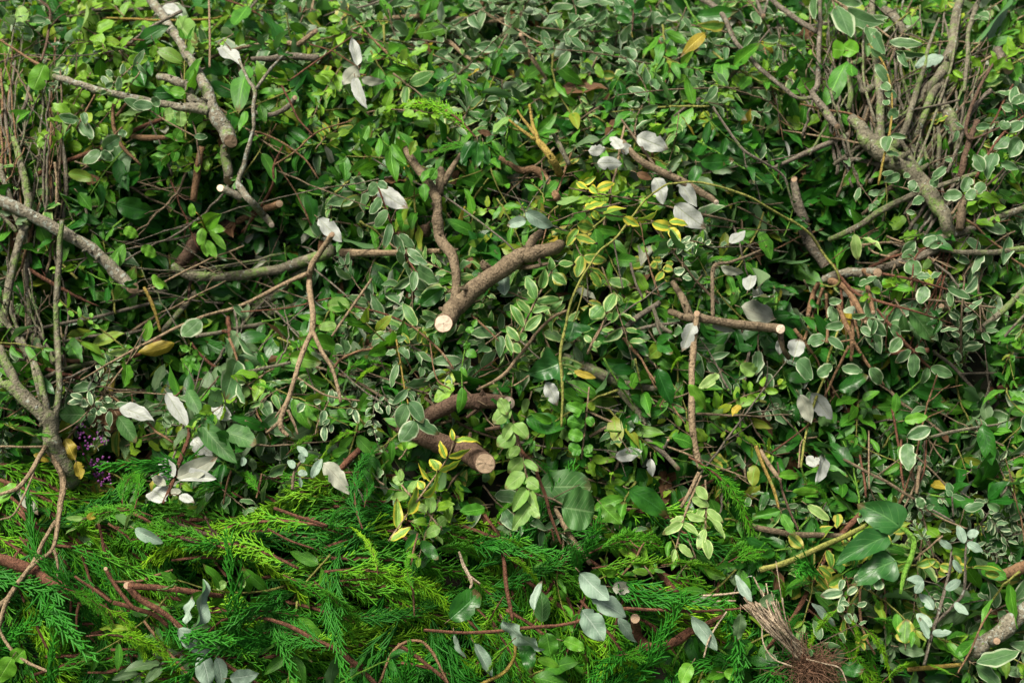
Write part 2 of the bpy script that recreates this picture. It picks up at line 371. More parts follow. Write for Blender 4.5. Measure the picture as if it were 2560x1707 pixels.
M = {
 'privet': leaf_mat('privet_leaf', (0.105, 0.26, 0.013), (0.185, 0.35, 0.024), back=(0.132, 0.244, 0.06), vein=(0.198, 0.326, 0.084), yel=(0.297, 0.333, 0.024)),
 'green': leaf_mat('green_leaf', (0.034, 0.152, 0.010), (0.076, 0.23, 0.014), back=(0.0858, 0.185, 0.054), yel=(0.238, 0.216, 0.024)),
 'dark': leaf_mat('dark_leaf', (0.0105, 0.075, 0.0075), (0.028, 0.13, 0.012), back=(0.0594, 0.133, 0.045), rough=.3, vein=(0.0396, 0.148, 0.03), spots=.1),
 'varieg': leaf_mat('white_edged_leaf', (0.05, 0.128, 0.044), (0.088, 0.18, 0.06), back=(0.194, 0.259, 0.18), rim=(0.35, 0.41, 0.26), rimw=.19, vein=(0.132, 0.222, 0.102)),
 'yellowedge': leaf_mat('yellow_edged_leaf', (0.066, 0.17, 0.018), (0.106, 0.229, 0.027), back=(0.132, 0.244, 0.06), rim=(0.338, 0.302, 0.048), rimw=.5),
 'cream': leaf_mat('cream_edged_leaf', (0.0561, 0.163, 0.03), (0.0924, 0.207, 0.042), back=(0.172, 0.266, 0.102), rim=(0.317, 0.385, 0.144), rimw=.28),
 'goldedge': leaf_mat('golden_edged_leaf', (.12, .24, .025), (.17, .3, .04), back=(.3, .32, .08), rim=(.52, .44, .04), rimw=.5),
 'smallvar': leaf_mat('small_white_edged_leaf', (0.066, 0.141, 0.06), (0.099, 0.185, 0.084), back=(0.245, 0.302, 0.216), rim=(0.422, 0.503, 0.3), rimw=.36, veins=5),
 'silver': leaf_mat('silver_leaf', (0.28, 0.305, 0.275), (0.40, 0.42, 0.385), back=(0.0924, 0.155, 0.066), vein=(0.178, 0.207, 0.12), rough=.6, trans=.18, spots=.85, vs=0.75),
 'silverdull': leaf_mat('dull_silver_leaf', (0.194, 0.216, 0.158), (0.274, 0.288, 0.223), back=(0.0924, 0.155, 0.066), vein=(0.216, 0.216, 0.158), rough=.6, trans=.12, vs=0.6),
 'grey': leaf_mat('grey_green_leaf', (0.15, 0.232, 0.162), (0.21, 0.29, 0.217), back=(0.0462, 0.126, 0.036), vein=(0.302, 0.374, 0.302), rough=.55, trans=.12, spots=.2, vs=0.6),
 'olive': leaf_mat('olive_leaf', (0.066, 0.126, 0.048), (0.099, 0.17, 0.072), back=(0.36, 0.389, 0.338), vein=(0.132, 0.2, 0.09), rough=.45),
 'bright': leaf_mat('bright_leaf', (0.0858, 0.259, 0.015), (0.132, 0.318, 0.024), back=(0.132, 0.281, 0.06), vein=(0.198, 0.37, 0.072)),
 'pale': leaf_mat('pale_leaf', (0.165, 0.296, 0.066), (0.224, 0.348, 0.102), back=(0.264, 0.37, 0.156), rim=(0.396, 0.488, 0.192), rimw=.2, vein=(0.33, 0.429, 0.168)),
 'lime': leaf_mat('lime_leaf', (0.132, 0.266, 0.054), (0.185, 0.318, 0.072), back=(0.198, 0.311, 0.096), vein=(0.277, 0.385, 0.15)),
 'gold': leaf_mat('gold_leaf', (.29, .23, .025), (.36, .29, .04), back=(0.36, 0.302, 0.06), spots=.6),
 'ivy': leaf_mat('ivy_leaf', (0.0198, 0.0925, 0.018), (0.0363, 0.133, 0.027), back=(0.0858, 0.178, 0.054), vein=(0.0792, 0.2, 0.054), rough=.3, veins=5, vs=0.65),
 'bigleaf': leaf_mat('broad_leaf', (0.0396, 0.126, 0.027), (0.0594, 0.155, 0.036), back=(0.0858, 0.178, 0.06), vein=(0.145, 0.252, 0.096), rough=.5, veins=8, vs=0.75),
 'brown': leaf_mat('dead_leaf', (0.0792, 0.0396, 0.018), (0.122, 0.0648, 0.027), back=(0.144, 0.0936, 0.048), rough=.7),
 'b_moss': bark_mat('mossy_bark', (.094, .086, .058), (.172, .158, .11), moss=.62, lichen=.45),
 'b_lichen': bark_mat('lichen_bark', (.13, .117, .082), (.215, .198, .145), moss=.4, lichen=.75),
 'b_grey': bark_mat('grey_bark', (.095, .082, .06), (.165, .145, .108), moss=.3, lichen=.35),
 'b_brown': bark_mat('brown_bark', (.108, .082, .05), (.18, .14, .088), moss=.12),
 'b_dark': bark_mat('dark_bark', (.07, .044, .029), (.11, .072, .047), moss=.1),
 'b_tan': bark_mat('tan_bark', (.19, .14, .082), (.27, .205, .125)),
 'b_orange': bark_mat('orange_bark', (.15, .088, .046), (.22, .135, .072)),
 'b_red': bark_mat('red_bark', (.095, .044, .026), (.15, .07, .04)),
 'b_olive': bark_mat('olive_bark', (.15, .17, .035), (.23, .23, .06)),
 'b_yellow': bark_mat('yellow_bark', (.24, .19, .035), (.26, .18, .055), moss=.3),
 'b_green': bark_mat('green_stem', (.08, .2, .02), (.12, .25, .03), rough=.45),
 'b_straw': bark_mat('straw', (.36, .275, .18), (.5, .41, .29)),
 'wood': wood_mat('fresh_cut_wood', (.56, .47, .36), (.44, .34, .24), (.16, .09, .05)),
 'woodtan': wood_mat('tan_cut_wood', (.34, .25, .16), (.25, .175, .105), (.09, .055, .03)),
 'woodbrown': wood_mat('weathered_cut_wood', (.25, .175, .105), (.17, .11, .062), (.12, .07, .04)),
 'cyp_bright': cypress_mat('bright_cypress', (.07, .29, .010), (.32, .58, .018)),
 'cyp_mid': cypress_mat('mid_cypress', (.03, .19, .010), (.14, .43, .018)),
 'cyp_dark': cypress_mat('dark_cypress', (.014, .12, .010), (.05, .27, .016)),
 'soil': plain_mat('soil', (.007, .008, .004), (.014, .015, .007), 90),
 'ground': plain_mat('grassy_ground', (.03, .07, .015), (.07, .1, .03), 12),
 'berry': plain_mat('purple_berry', (.16, .035, .17), (.3, .1, .3), 150, .35),
 'root': plain_mat('root_fibre', (.06, .035, .02), (.16, .09, .055), 200),
}

# ------------------------------------------------------------------ ground and heap core
g = Geo(); n_ = 40
g.add([(-60, -60, -.02), (60, -60, -.02), (60, 60, -.02), (-60, 60, -.02)], [[0, 1, 2, 3]])
tag(g.build('ground', M['ground']), kind='structure')
xs, ys = np.linspace(-2.7, 2.7, 150), np.linspace(-1.3, 3.2, 130)
X, Y = np.meshgrid(xs, ys); rg = np.random.default_rng(1)
Z = hgt(X, Y) - .125 + rg.normal(size=X.shape) * .008
Z = np.where(hgt(X, Y) < .01, -.06, Z)
idx = np.arange(X.size).reshape(X.shape)
g = Geo(); g.add(np.stack([X, Y, Z], -1).reshape(-1, 3), np.stack([idx[:-1, :-1], idx[:-1, 1:], idx[1:, 1:], idx[1:, :-1]], -1).reshape(-1, 4))
tag(g.build('mound', M['soil']), kind='structure')

# ------------------------------------------------------------------ where which leaf grows thick in the heap
SPEC = ['privet', 'green', 'dark', 'varieg', 'yellowedge', 'smallvar', 'olive', 'cream']
BASEW = dict(privet=.28, green=1.25, dark=1.05, varieg=.45, yellowedge=.12, smallvar=.12, olive=.12, cream=.2)
BLOBS = [('privet', 330, 130, 430, 230, 7), ('privet', 950, 300, 250, 150, 1.), ('privet', 1450, 480, 300, 150, 2), ('privet', 1500, 1000, 280, 160, 2), ('privet', 1900, 100, 400, 150, 1.2), ('privet', 2350, 300, 200, 300, 2),
         ('varieg', 1300, 70, 520, 120, 5), ('varieg', 2480, 450, 200, 260, 2.5), ('varieg', 2200, 780, 260, 180, 2.5), ('varieg', 1850, 300, 150, 150, 1.5), ('varieg', 1000, 750, 200, 120, 1.5), ('varieg', 850, 30, 200, 80, 3),
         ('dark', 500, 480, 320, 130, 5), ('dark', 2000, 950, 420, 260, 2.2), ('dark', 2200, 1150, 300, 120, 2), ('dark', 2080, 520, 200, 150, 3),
         ('yellowedge', 1500, 560, 260, 120, .9), ('yellowedge', 2250, 1390, 200, 110, 2.5), ('cream', 1350, 700, 250, 130, 1.6), ('cream', 1700, 200, 250, 130, 2.5), ('yellowedge', 150, 1180, 120, 100, 1.5),
         ('smallvar', 1760, 640, 100, 70, 8), ('smallvar', 2380, 1280, 230, 150, 5), ('smallvar', 250, 1000, 90, 70, 5), ('smallvar', 850, 1060, 110, 80, 4), ('smallvar', 2150, 1060, 150, 90, 3),
         ('olive', 1700, 350, 250, 150, 1), ('olive', 2300, 1500, 250, 150, 2.5), ('olive', 500, 1050, 300, 80, 1.2), ('green', 1900, 1050, 300, 220, 1.5), ('green', 1000, 350, 350, 200, 1.2), ('green', 2300, 100, 300, 150, 1.5)]
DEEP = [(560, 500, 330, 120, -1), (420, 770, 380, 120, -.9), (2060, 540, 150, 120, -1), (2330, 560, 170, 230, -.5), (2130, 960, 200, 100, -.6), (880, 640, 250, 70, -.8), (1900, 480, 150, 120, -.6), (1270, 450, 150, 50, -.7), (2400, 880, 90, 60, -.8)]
def species_weights(px):
    px = np.atleast_2d(px); Wt = np.zeros((len(px), len(SPEC)))
    for i, s in enumerate(SPEC): Wt[:, i] = BASEW[s]
    for (s, cx, cy, rx, ry, k) in BLOBS:
        Wt[:, SPEC.index(s)] += k * np.exp(-((px[:, 0] - cx) / rx) ** 2 - ((px[:, 1] - cy) / ry) ** 2)
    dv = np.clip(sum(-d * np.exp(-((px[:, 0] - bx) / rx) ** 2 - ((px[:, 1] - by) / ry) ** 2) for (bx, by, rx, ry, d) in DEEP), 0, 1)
    for s in ('privet', 'varieg', 'cream', 'yellowedge', 'smallvar', 'olive'): Wt[:, SPEC.index(s)] *= 1 - .8 * dv  # pale kinds thinned in hollows: darker leaf colour stands in for shade there
    return Wt / Wt.sum(1, keepdims=True)
def pick(px, rng):
    c = species_weights(px).cumsum(1); return (rng.random((len(c), 1)) > c).sum(1).clip(0, len(SPEC) - 1)
def cyp_edge(x):
    return np.interp(x, [-400, 0, 200, 420, 700, 900, 1050, 1300, 1600, 1850, 2000, 2150, 2350, 2600, 3000], [1190, 1200, 1280, 1215, 1215, 1190, 1300, 1335, 1340, 1370, 1440, 1520, 1610, 1690, 1720])

LEAFDIM = dict(privet=(.030, .044, .55, 'oval'), green=(.045, .075, .40, 'pointed'), dark=(.05, .08, .44, 'pointed'), varieg=(.036, .062, .44, 'pointed'),
               yellowedge=(.038, .055, .48, 'oval'), smallvar=(.016, .026, .5, 'oval'), olive=(.045, .07, .42, 'long'), cream=(.034, .055, .46, 'pointed'))

# ------------------------------------------------------------------ uncountable lower layers
def rand_frames(nv_, rng, spread, droop=.0):
    N = len(nv_); up = nrm(nv_ + spread * rng.normal(size=(N, 3)))
    ax = rng.normal(size=(N, 3)) + np.array([0, -.5, -.5]) * droop
    return frame(ax, up)

rng = np.random.default_rng(7)
NL = 60000
px_ = rng.uniform(-1.75, 1.75, NL); py_ = rng.uniform(-.62, 1.5, NL)
for (hx, hy, hw, hh, hn) in ((520, 500, 330, 120, 5000), (420, 770, 380, 110, 4000), (2060, 540, 150, 130, 3000), (2130, 960, 220, 100, 2000), (900, 640, 230, 60, 1500)):
    hp = hit(rng.normal(hx, hw * .7, hn), rng.normal(hy, hh * .7, hn)); px_ = np.concatenate([px_, hp[:, 0]]); py_ = np.concatenate([py_, hp[:, 1]])
NL = len(px_)
keep = (np.abs(px_) < 1.15) | (rng.random(NL) < .55); px_, py_ = px_[keep], py_[keep]
P0 = np.stack([px_, py_, hgt(px_, py_)], -1); NN = normal(P0)
pp = project(P0)
deepv = sum(-d * np.exp(-((pp[:, 0] - bx) / rx) ** 2 - ((pp[:, 1] - by) / ry) ** 2) for (bx, by, rx, ry, d) in DEEP)
incyp = (pp[:, 1] > cyp_edge(pp[:, 0]) + 30)
P0, NN, pp = P0[~incyp], NN[~incyp], pp[~incyp]
dz_ = rng.random(len(P0)) ** .9 * .125; dz_ = np.where(deepv[~incyp] > .35, .03 + .095 * rng.random(len(P0)), dz_)
P0 = P0 - NN * dz_[:, None]
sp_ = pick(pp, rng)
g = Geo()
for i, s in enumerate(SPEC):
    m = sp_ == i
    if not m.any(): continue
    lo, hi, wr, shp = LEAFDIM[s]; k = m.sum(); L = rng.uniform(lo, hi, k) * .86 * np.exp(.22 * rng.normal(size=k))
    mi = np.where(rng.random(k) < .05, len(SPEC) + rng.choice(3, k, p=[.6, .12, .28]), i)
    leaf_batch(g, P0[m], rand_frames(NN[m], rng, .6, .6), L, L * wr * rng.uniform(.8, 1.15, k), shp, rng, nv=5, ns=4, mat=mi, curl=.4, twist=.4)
tag(g.build('leaf_litter', [M[s] for s in SPEC + ['brown', 'gold', 'silverdull']]), 'dense mass of mixed green leaves packed beneath the sprigs and branches', 'leaves', kind='stuff')

g = Geo()
NT_ = 520
tx = rng.uniform(-1.5, 1.5, NT_); ty = rng.uniform(-.45, 1.2, NT_)
for i in range(NT_):
    p = np.array([tx[i], ty[i], hgt(tx[i], ty[i])]); n = normal(p)
    q = project(p)
    if q[1] > cyp_edge(q[0]): continue
    hor = 1.0 if (q[0] < 950 and 560 < q[1] < 1000) else .0
    d = rng.normal(size=3); d[0] += np.sign(d[0]) * (1 + 1.5 * hor); d = nrm(d - n * np.dot(d, n) * (.8))
    Lg = rng.uniform(.12, .4); side = np.cross(n, d)
    ts = np.linspace(-.5, .5, 5)
    pts = p - n * rng.uniform(-.012, .09) + d * (ts * Lg)[:, None] + side * (rng.normal() * .12 * Lg * ts ** 2 + rng.normal(size=5) * .006)[:, None] + n * (rng.normal(size=5) * .006)[:, None]
    r0 = rng.choice([.0012, .0016, .002, .003, .0045], p=[.3, .3, .2, .13, .07])
    tube(g, catmull(pts, 3), np.linspace(r0 * 1.2, r0 * .7, 13), 6, .08, rng, mat=rng.integers(0, 4))
tag(g.build('twig_tangle', [M['b_brown'], M['b_grey'], M['b_tan'], M['b_red']]), 'tangle of thin brown and grey twigs lying under the leaves', 'twigs', kind='stuff')

# ------------------------------------------------------------------ cypress fronds
def frond_geo(L, rng, fine=True, wide=.36, droop=.5, ang=(14, 27), lat=.3):
    """foliage and stem of one flattened spray: axis x, spray in the xy plane, drooping in -z"""
    gf, gs = Geo(), Geo()
    def bend(p):
        p = np.asarray(p, float).copy(); x = p[:, 0] / L
        p[:, 2] -= L * droop * x ** 2 * .5 + .25 * np.abs(p[:, 1]) ** 1.5 * 2; p[:, 1] += L * lat * (x ** 2 - x) * 1.15
        return p
    def bit(P, r, a, sides=4, nn=3):
        P = bend(P); R = np.linspace(r, r * .55, len(P)); tube(gf, P, R, sides, 0, None, a=a, close=False)
    ax = np.stack([np.linspace(0, L, 16), np.zeros(16), rng.normal(size=16) * .0008], -1)
    tube(gs, bend(ax), np.interp(np.linspace(0, 1, 16), [0, .5, .75, 1], [.0024, .0017, .001, .0006]), 6, .06, rng)
    s = .05 * L; side = 1
    while s < L * .99:
        u = s / L
        bl = L * wide * (min(1, (u + .18) / .4) ** .8) * (1 - u) ** .62 * rng.uniform(.75, 1.15)
        bl = max(bl, .008); th = math.radians(rng.uniform(*ang)) * side
        d = np.array([math.cos(th), math.sin(th), rng.normal() * .12]); o = np.array([s, 0, 0])
        nb = max(3, int(bl / .012)); tt = np.linspace(0, 1, nb + 1)
        cv = -.18 * bl * side
        pl = o + d * (tt * bl)[:, None] + np.array([0, 1, 0]) * (cv * tt ** 2)[:, None]
        bit(pl, .0014, np.clip(.15 + .7 * tt.mean() * u + .25 * u, 0, 1), 4)
        if bl > .05: tube(gs, bend(pl[:max(2, nb // 3)]), np.linspace(.0017, .0013, max(2, nb // 3)), 5, 0, None)
        q = .007; s2 = 1
        while q < bl * .98:
            f = q / bl; oo = o + d * q + np.array([0, 1, 0]) * cv * f ** 2
            l2 = min(.046, max(.009, .55 * (bl - q) + .006)) * rng.uniform(.7, 1.2) * (1 if f > .15 else .6)
            a2 = th * .7 + math.radians(rng.uniform(14, 30)) * s2 - .36 * side * f
            d2 = np.array([math.cos(a2), math.sin(a2), rng.normal() * .22])
            tone = np.clip(.12 + .62 * f * (.5 + .5 * u) + .4 * (u ** 2), 0, 1)
            e = oo + d2 * l2 + np.array([0, 0, rng.normal() * .002])
            bit(np.array([oo, (oo + e) / 2 + np.array([l2 * .05, 0, 0]), e]), .0013 if fine else .0018, tone)
            if fine and l2 > .008:
                s3 = 1; q3 = .005
                while q3 < l2 * .9:
                    o3 = oo + (e - oo) * q3 / l2; a3 = a2 + math.radians(30) * s3
                    l3 = min(.011, .0045 + .45 * (l2 - q3))
                    d3 = np.array([math.cos(a3), math.sin(a3), rng.normal() * .25])
                    bit(np.array([o3, o3 + d3 * l3]), .00115, np.clip(tone + .15, 0, 1), 3)
                    q3 += .0058; s3 = -s3
            q += .0082 if fine else .008; s2 = -s2
        s += .0150 if fine else .014; side = -side
    return gf, gs

crng = np.random.default_rng(21)
FROND = []
for k in range(11):
    gf, gs = frond_geo(.30, crng, True, wide=crng.uniform(.30, .42), droop=crng.uniform(.2, .9), lat=crng.uniform(.12, .5)) if k < 4 else \
             frond_geo(.30, crng, True, wide=crng.uniform(.26, .36), droop=crng.uniform(.3, .8), ang=(8, 19), lat=crng.uniform(.25, .75))
    FROND.append((gf, gs.mesh('stem', M['b_red'])))
FM = {}
def frond_mesh(k, mat):
    if (k, mat) not in FM: FM[(k, mat)] = FROND[k][0].mesh('foliage', M[mat])
    return FM[(k, mat)]

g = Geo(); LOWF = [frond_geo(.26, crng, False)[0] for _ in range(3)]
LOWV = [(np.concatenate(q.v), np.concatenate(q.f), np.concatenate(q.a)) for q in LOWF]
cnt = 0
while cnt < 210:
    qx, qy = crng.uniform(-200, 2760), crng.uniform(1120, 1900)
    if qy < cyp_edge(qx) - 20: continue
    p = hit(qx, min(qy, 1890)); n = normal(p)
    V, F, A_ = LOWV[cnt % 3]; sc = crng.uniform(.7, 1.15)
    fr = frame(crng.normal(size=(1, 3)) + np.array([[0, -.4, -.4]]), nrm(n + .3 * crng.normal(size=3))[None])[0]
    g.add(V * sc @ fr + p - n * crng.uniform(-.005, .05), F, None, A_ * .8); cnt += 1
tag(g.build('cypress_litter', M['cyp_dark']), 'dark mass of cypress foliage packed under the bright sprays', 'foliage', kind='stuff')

# ------------------------------------------------------------------ hand placed clippings (measured on enlargements A..I of the photograph)
REG = dict(A=(0, 0), B=(830, 0), C=(1660, 0), D=(0, 550), E=(830, 550), F=(1660, 550), G=(0, 1107), H=(830, 1107), I=(1660, 1107))
ZK = 900 / 2352
def parse(s, lift):
    """'A10,20,5 30,40,6,8' -> source px, py, radius px, lift m"""
    reg = 'A'; out = []
    for tk in s.split():
        if tk[0].isalpha(): reg, tk = tk[0], tk[1:]
        f = [float(q) for q in tk.split(',')]
        r = f[2] if len(f) > 2 else (out[-1][2] / ZK if out else 10)
        out.append((REG[reg][0] + f[0] * ZK, REG[reg][1] + f[1] * ZK, r * ZK, f[3] / 100 if len(f) > 3 else lift))
    return np.array(out)
def path3d(s, lift, sink=1.):
    q = parse(s, lift); q[:, 3] *= sink; P = at(q[:, 0], q[:, 1], q[:, 3])
    R = q[:, 2] / FPX * np.linalg.norm(P - CAM, axis=-1)
    return P, R, q
LAND = []          # (phrase, px, py)
hr = np.random.default_rng(11)

def root_empty(name, loc):
    o = new_obj(name, None); o.location = loc; o.empty_display_size = .02; return o

def branch(name, label, cat, mat, paths, lift=5, cuts='', land=None, wood='woodbrown', group='cut branches in the heap', sides=10):
    """paths: main limb first; cuts: for each path in order e=end s=start b=both -=none"""
    lift /= 100; root = None; sink = .95 if land or mat == 'b_tan' else .66
    for i, s in enumerate(paths):
        P, R, q = path3d(s, lift, sink); R = R * (.78 if land == 'the big right bush base' else 1. if land in ('the mossy left bush stem', 'the thick lichened sawn branch', 'the diagonal left branch') else .8 if mat in ('b_moss', 'b_lichen', 'b_grey') else .86 if land != 'the thick central sawn fork' else 1)
        if root is not None:                                     # a stick that touches no other one is a thing of its own
            gap = min(min(np.linalg.norm(allp - P[0], axis=1)), min(np.linalg.norm(allp - P[-1], axis=1)))
            if gap > .03 + 2 * R.max():
                branch(name, None, cat, mat, [s], lift * 100, cuts[i] if i < len(cuts) else '', None, wood, group, sides); continue
        if root is None:
            allp = np.zeros((0, 3)); org = P[0].copy(); root = root_empty(name, org); tag(root, label, cat, group)
            if label is None: EXTRA.append((root, 'ex_' + mat, q[len(q) // 2][0], q[len(q) // 2][1]))
            if land: 
                m = q[len(q) // 2]; LAND.append((land, m[0], m[1]))
        per = 5 if len(P) > 2 else 6
        C = catmull(P, per); allp = np.vstack([allp, catmull(P, 12)]); Rr = np.interp(np.linspace(0, 1, len(C)), np.linspace(0, 1, len(R)), R)
        sd = sides if Rr.max() > .004 else 7
        wob = min(.10 * Rr.mean(), .002)
        nz = hr.normal(size=C.shape); nz[1:-1] = (nz[:-2] + nz[1:-1] * 1.2 + nz[2:]) / 2
        C = C + nz * wob * (np.linspace(0, 1, len(C)) > .02)[:, None]
        c = cuts[i] if i < len(cuts) else '-'
        tc = nrm(CAM - C[-1]) * 1.0 * (1.6 if land == 'the thick central sawn fork' else 1); ts = nrm(CAM - C[0]) * 1.0
        g = Geo(); sdd = sd + (sd % 2)
        cc = tube(g, C, Rr * (1 + .05 * np.sin(np.arange(len(C)) * hr.uniform(.5, .9) + hr.uniform(0, 6))), sdd, .022, hr, cut_end=tc if c in 'eb' else None, cut_start=ts if c in 'sb' else None, close=c == '-')
        # knots and buds
        for _ in range(int(len(C) / 5)):
            k = hr.integers(1, len(C) - 1); dd = nrm(hr.normal(size=3) + nrm(CAM - C[k]) * .5); rr = Rr[k]
            tube(g, np.array([C[k] + dd * rr * .6, C[k] + dd * rr * 1.2, C[k] + dd * rr * (e_ := hr.uniform(1.25, 2.2))]), np.array([rr * .42, rr * .27, rr * .14]), 6, .1, hr)
        part = g.build('limb' if i == 0 else 'side_limb', M[mat], root, org)
        for (ring, ce, nn) in cc: cut_face(ring, ce, nn, M[wood], part, org)
    return root

EXTRA = []
def twig(label, mat, paths, lift=6, cuts='', land=None): return branch('bare_twig', label, 'twig', mat, paths, lift, cuts, land, 'woodbrown', 'thin bare twigs in the heap', 6)

def hero_leaf(g, b, t, wpx, shape, lift, mat=0, rnd=None, curl=.25, jut=.0, fold=.22, nv=11, face=None, wave=.07, rng=hr, eaten=.05):
    Pb, Pt = at(b[0], b[1], lift), at(t[0], t[1], lift + jut)
    ax = Pt - Pb; L = np.linalg.norm(ax); Wd = wpx * ZK / FPX * np.linalg.norm(Pb - CAM)
    n = nrm(nrm(CAM - Pb) + .22 * rng.normal(size=3) + np.array([0, 0, .25]))
    roll = 0
    if Wd < .34 * L: roll = math.acos(max(.3, Wd / (.40 * L))) * rng.choice([-1, 1]); Wd = max(Wd, .40 * L)
    fr = frame(ax, n)
    if roll:
        c, s = math.cos(roll), math.sin(roll); fr = np.stack([fr[0], fr[1] * c + fr[2] * s, fr[2] * c - fr[1] * s])
    leaf_batch(g, Pb[None], fr[None], np.array([L]), np.array([Wd]), shape, rng, fold=fold, curl=curl, wave=wave, twist=.2, nv=nv, ns=6, mat=mat, rnd=rnd, rough=.03, eaten=eaten)
    return Pb, L

def leaves_parse(s):
    reg = 'A'; out = []
    for tk in s.split():
        if tk[0].isalpha(): reg, tk = tk[0], tk[1:]
        a, b = tk.split('>'); 
        b = b.split('@'); mk = b[1] if len(b) > 1 else None; b = b[0]
        a = [float(q) for q in a.split(',')]; b = [float(q) for q in b.split(',')]
        ox, oy = REG[reg]
        out.append(((ox + a[0] * ZK, oy + a[1] * ZK), (ox + b[0] * ZK, oy + b[1] * ZK), b[2], mk))
    return out

def sprig(name, label, cat, leafmat, stemmat, stems, leaves, lift=7, shape='pointed', land=None, group=None, rad=None, curl=.25, fold=.22, auto=None):
    lift /= 100; root = None; allst = []
    for i, s in enumerate(stems):
        P, R, q = path3d(s, lift - .004)
        if root is None:
            org = P[0].copy(); root = root_empty(name, org); tag(root, label, cat, group)
            if land: m = q[len(q) // 2]; LAND.append((land, m[0], m[1]))
        C = catmull(P, 6); Rr = np.interp(np.linspace(0, 1, len(C)), np.linspace(0, 1, len(R)), R)
        g = Geo(); tube(g, C, Rr, 7, .05, hr); g.build('stem', M[stemmat], root, org); allst.append(C)
    SC = np.vstack(allst)
    for (b, t, wpx, mk) in leaves_parse(leaves):
        g = Geo()
        Pb, L = hero_leaf(g, b, t, wpx, shape, lift + hr.uniform(-.004, .012), curl=curl, fold=fold, jut=hr.uniform(-.008, .012))
        j = np.argmin(np.linalg.norm(SC - Pb, axis=1)); d = np.linalg.norm(SC[j] - Pb)
        mats = [M[mk or leafmat], M[stemmat]]
        if .001 < d < .04:
            tube(g, np.array([SC[j], (SC[j] + Pb) / 2 + .002, Pb]), np.array([.0009, .0008, .0007]), 5, 0, None, mat=1)
        g.build('leaf', mats, root, org)
    if auto:                                                     # opposite pairs along the stems: (spacing, length, width, start)
        sp_, L0, wr, st = auto
        for C in allst:
            seg = np.linalg.norm(np.diff(C, axis=0), axis=1); cum = np.concatenate([[0], seg.cumsum()]); q = st * cum[-1]
            while q < cum[-1]:
                k = min(np.searchsorted(cum, q), len(C) - 1); kk = max(k - 1, 0); t = nrm(C[k] - C[kk]); n = nrm(CAM - C[k]); sd_ = np.cross(n, t)
                for s in (-1, 1):
                    g = Geo(); ax = nrm(t * hr.uniform(.4, 1) + s * sd_ * hr.uniform(.6, 1) + n * hr.uniform(-.1, .45)); LL = L0 * hr.uniform(.75, 1.2)
                    leaf_batch(g, (C[k])[None], frame(ax, nrm(n + .45 * hr.normal(size=3)))[None], np.array([LL]), np.array([LL * wr]), shape, hr, nv=9, ns=4)
                    g.build('leaf', M[leafmat], root, org)
                q += sp_ * hr.uniform(.8, 1.2)
    return root

def lone_leaf(label, leafmat, spec, lift=6, shape='pointed', cat='leaf', name='loose_leaf', group='loose leaves on the heap', curl=.25, fold=.22, wave=.07, land=None, eaten=.05):
    (b, t, wpx, mk), = leaves_parse(spec); g = Geo()
    Pb, L = hero_leaf(g, b, t, wpx, shape, lift / 100, curl=curl, fold=fold, wave=wave, nv=13, eaten=eaten)
    back = nrm(np.array(at(b[0], b[1], lift / 100 - .003)) - np.array(at(t[0], t[1], lift / 100)))
    tube(g, np.array([Pb, Pb + back * .006, Pb + back * .011 + np.array([0, .002, -.002])]), np.array([.0007, .0008, .0009]), 5, 0, None, mat=1)
    o = g.build(name, [M[leafmat], M['b_tan']], None, Pb); o.location = Pb
    if land: LAND.append((land, b[0], b[1]))
    return tag(o, label, cat, group)

# ---- upper left branches
branch('mossy_branch', 'thick lichen grey branch with sawn end and side limb hanging from the upper left edge', 'branch', 'b_lichen',
       ['A985,0,28,9 1060,100,30 1150,230,28 1220,360,28 1290,470,32 1350,600,38 1390,720,42 1440,800,50 1480,870,50 1505,930,44,9', 'A1370,725,40,7 1280,705,32 1150,695,25 1050,680,22 900,650,22 780,620,22 650,590,22 520,550,20 430,520,20 350,505,18,3',
        'A1330,700,34,6 1250,640,30 1230,570,28 1150,530,28 1040,500,22,2'], 7, 'e', 'the thick lichened sawn branch')
branch('mossy_branch', 'short mossy stub with pale sawn bottom right under the thick lichened branch', 'branch', 'b_moss', ['A1470,950,40,4 1480,1050,42 1500,1180,36,6'], 5, 'e')
branch('mossy_branch', 'forked pale lichen twig ending in a whitish cut, with a stubby sawn side shoot', 'branch', 'b_lichen',
       ['A1660,840,15 1625,960,18 1590,1090,20 1555,1180,24 1580,1240,28 1650,1330,30 1720,1400,28 1775,1470,24,9', 'A1660,840,15 1655,700,16 1665,600,17 1620,520,13 1560,390,10', 'A1675,580,14 1780,440,12 1880,340,10', 'A1575,1290,26,6 1510,1260,30 1440,1230,28,8'], 7, 'e--e', 'the forked pale lichen twig', 'wood')
branch('cut_branch', 'straight orange brown stick standing upright in the dark hollow', 'branch', 'b_orange', ['A1320,960,24,3 1290,1120,28 1260,1310,26,3'], 4, '')
branch('cut_branch', 'brown sawn stick lying slanted below the forked pale lichen twig', 'branch', 'b_orange', ['A1460,1500,22,3 1600,1420,24 1720,1370,26 1825,1330,28,6'], 5, 'e')
branch('cut_branch', 'grey branch lying level behind twigs near the top, left of the upright silver leaf', 'branch', 'b_grey', ['A1640,390,20,3 1750,385,22 1900,370,32 2080,385,25,3'], 3, '')
branch('cut_branch', 'grey stub with round cut end beside thin red twigs in the upper left', 'branch', 'b_grey', ['A1640,730,14,4 1780,750,20 1880,700,22 1930,640,20,7'], 5, 'e')
branch('cut_branch', 'small brown stub pointing right with a pale tip, left of the round leaf pair', 'branch', 'b_orange', ['A830,890,15,3 960,900,22 1100,900,15,6'], 5, 'e')
branch('cut_branch', 'olive sawn stick lying on top at the upper middle edge', 'branch', 'b_tan', ['A1850,280,18,3 1950,290,18 2060,205,20,7'], 5, 'e')
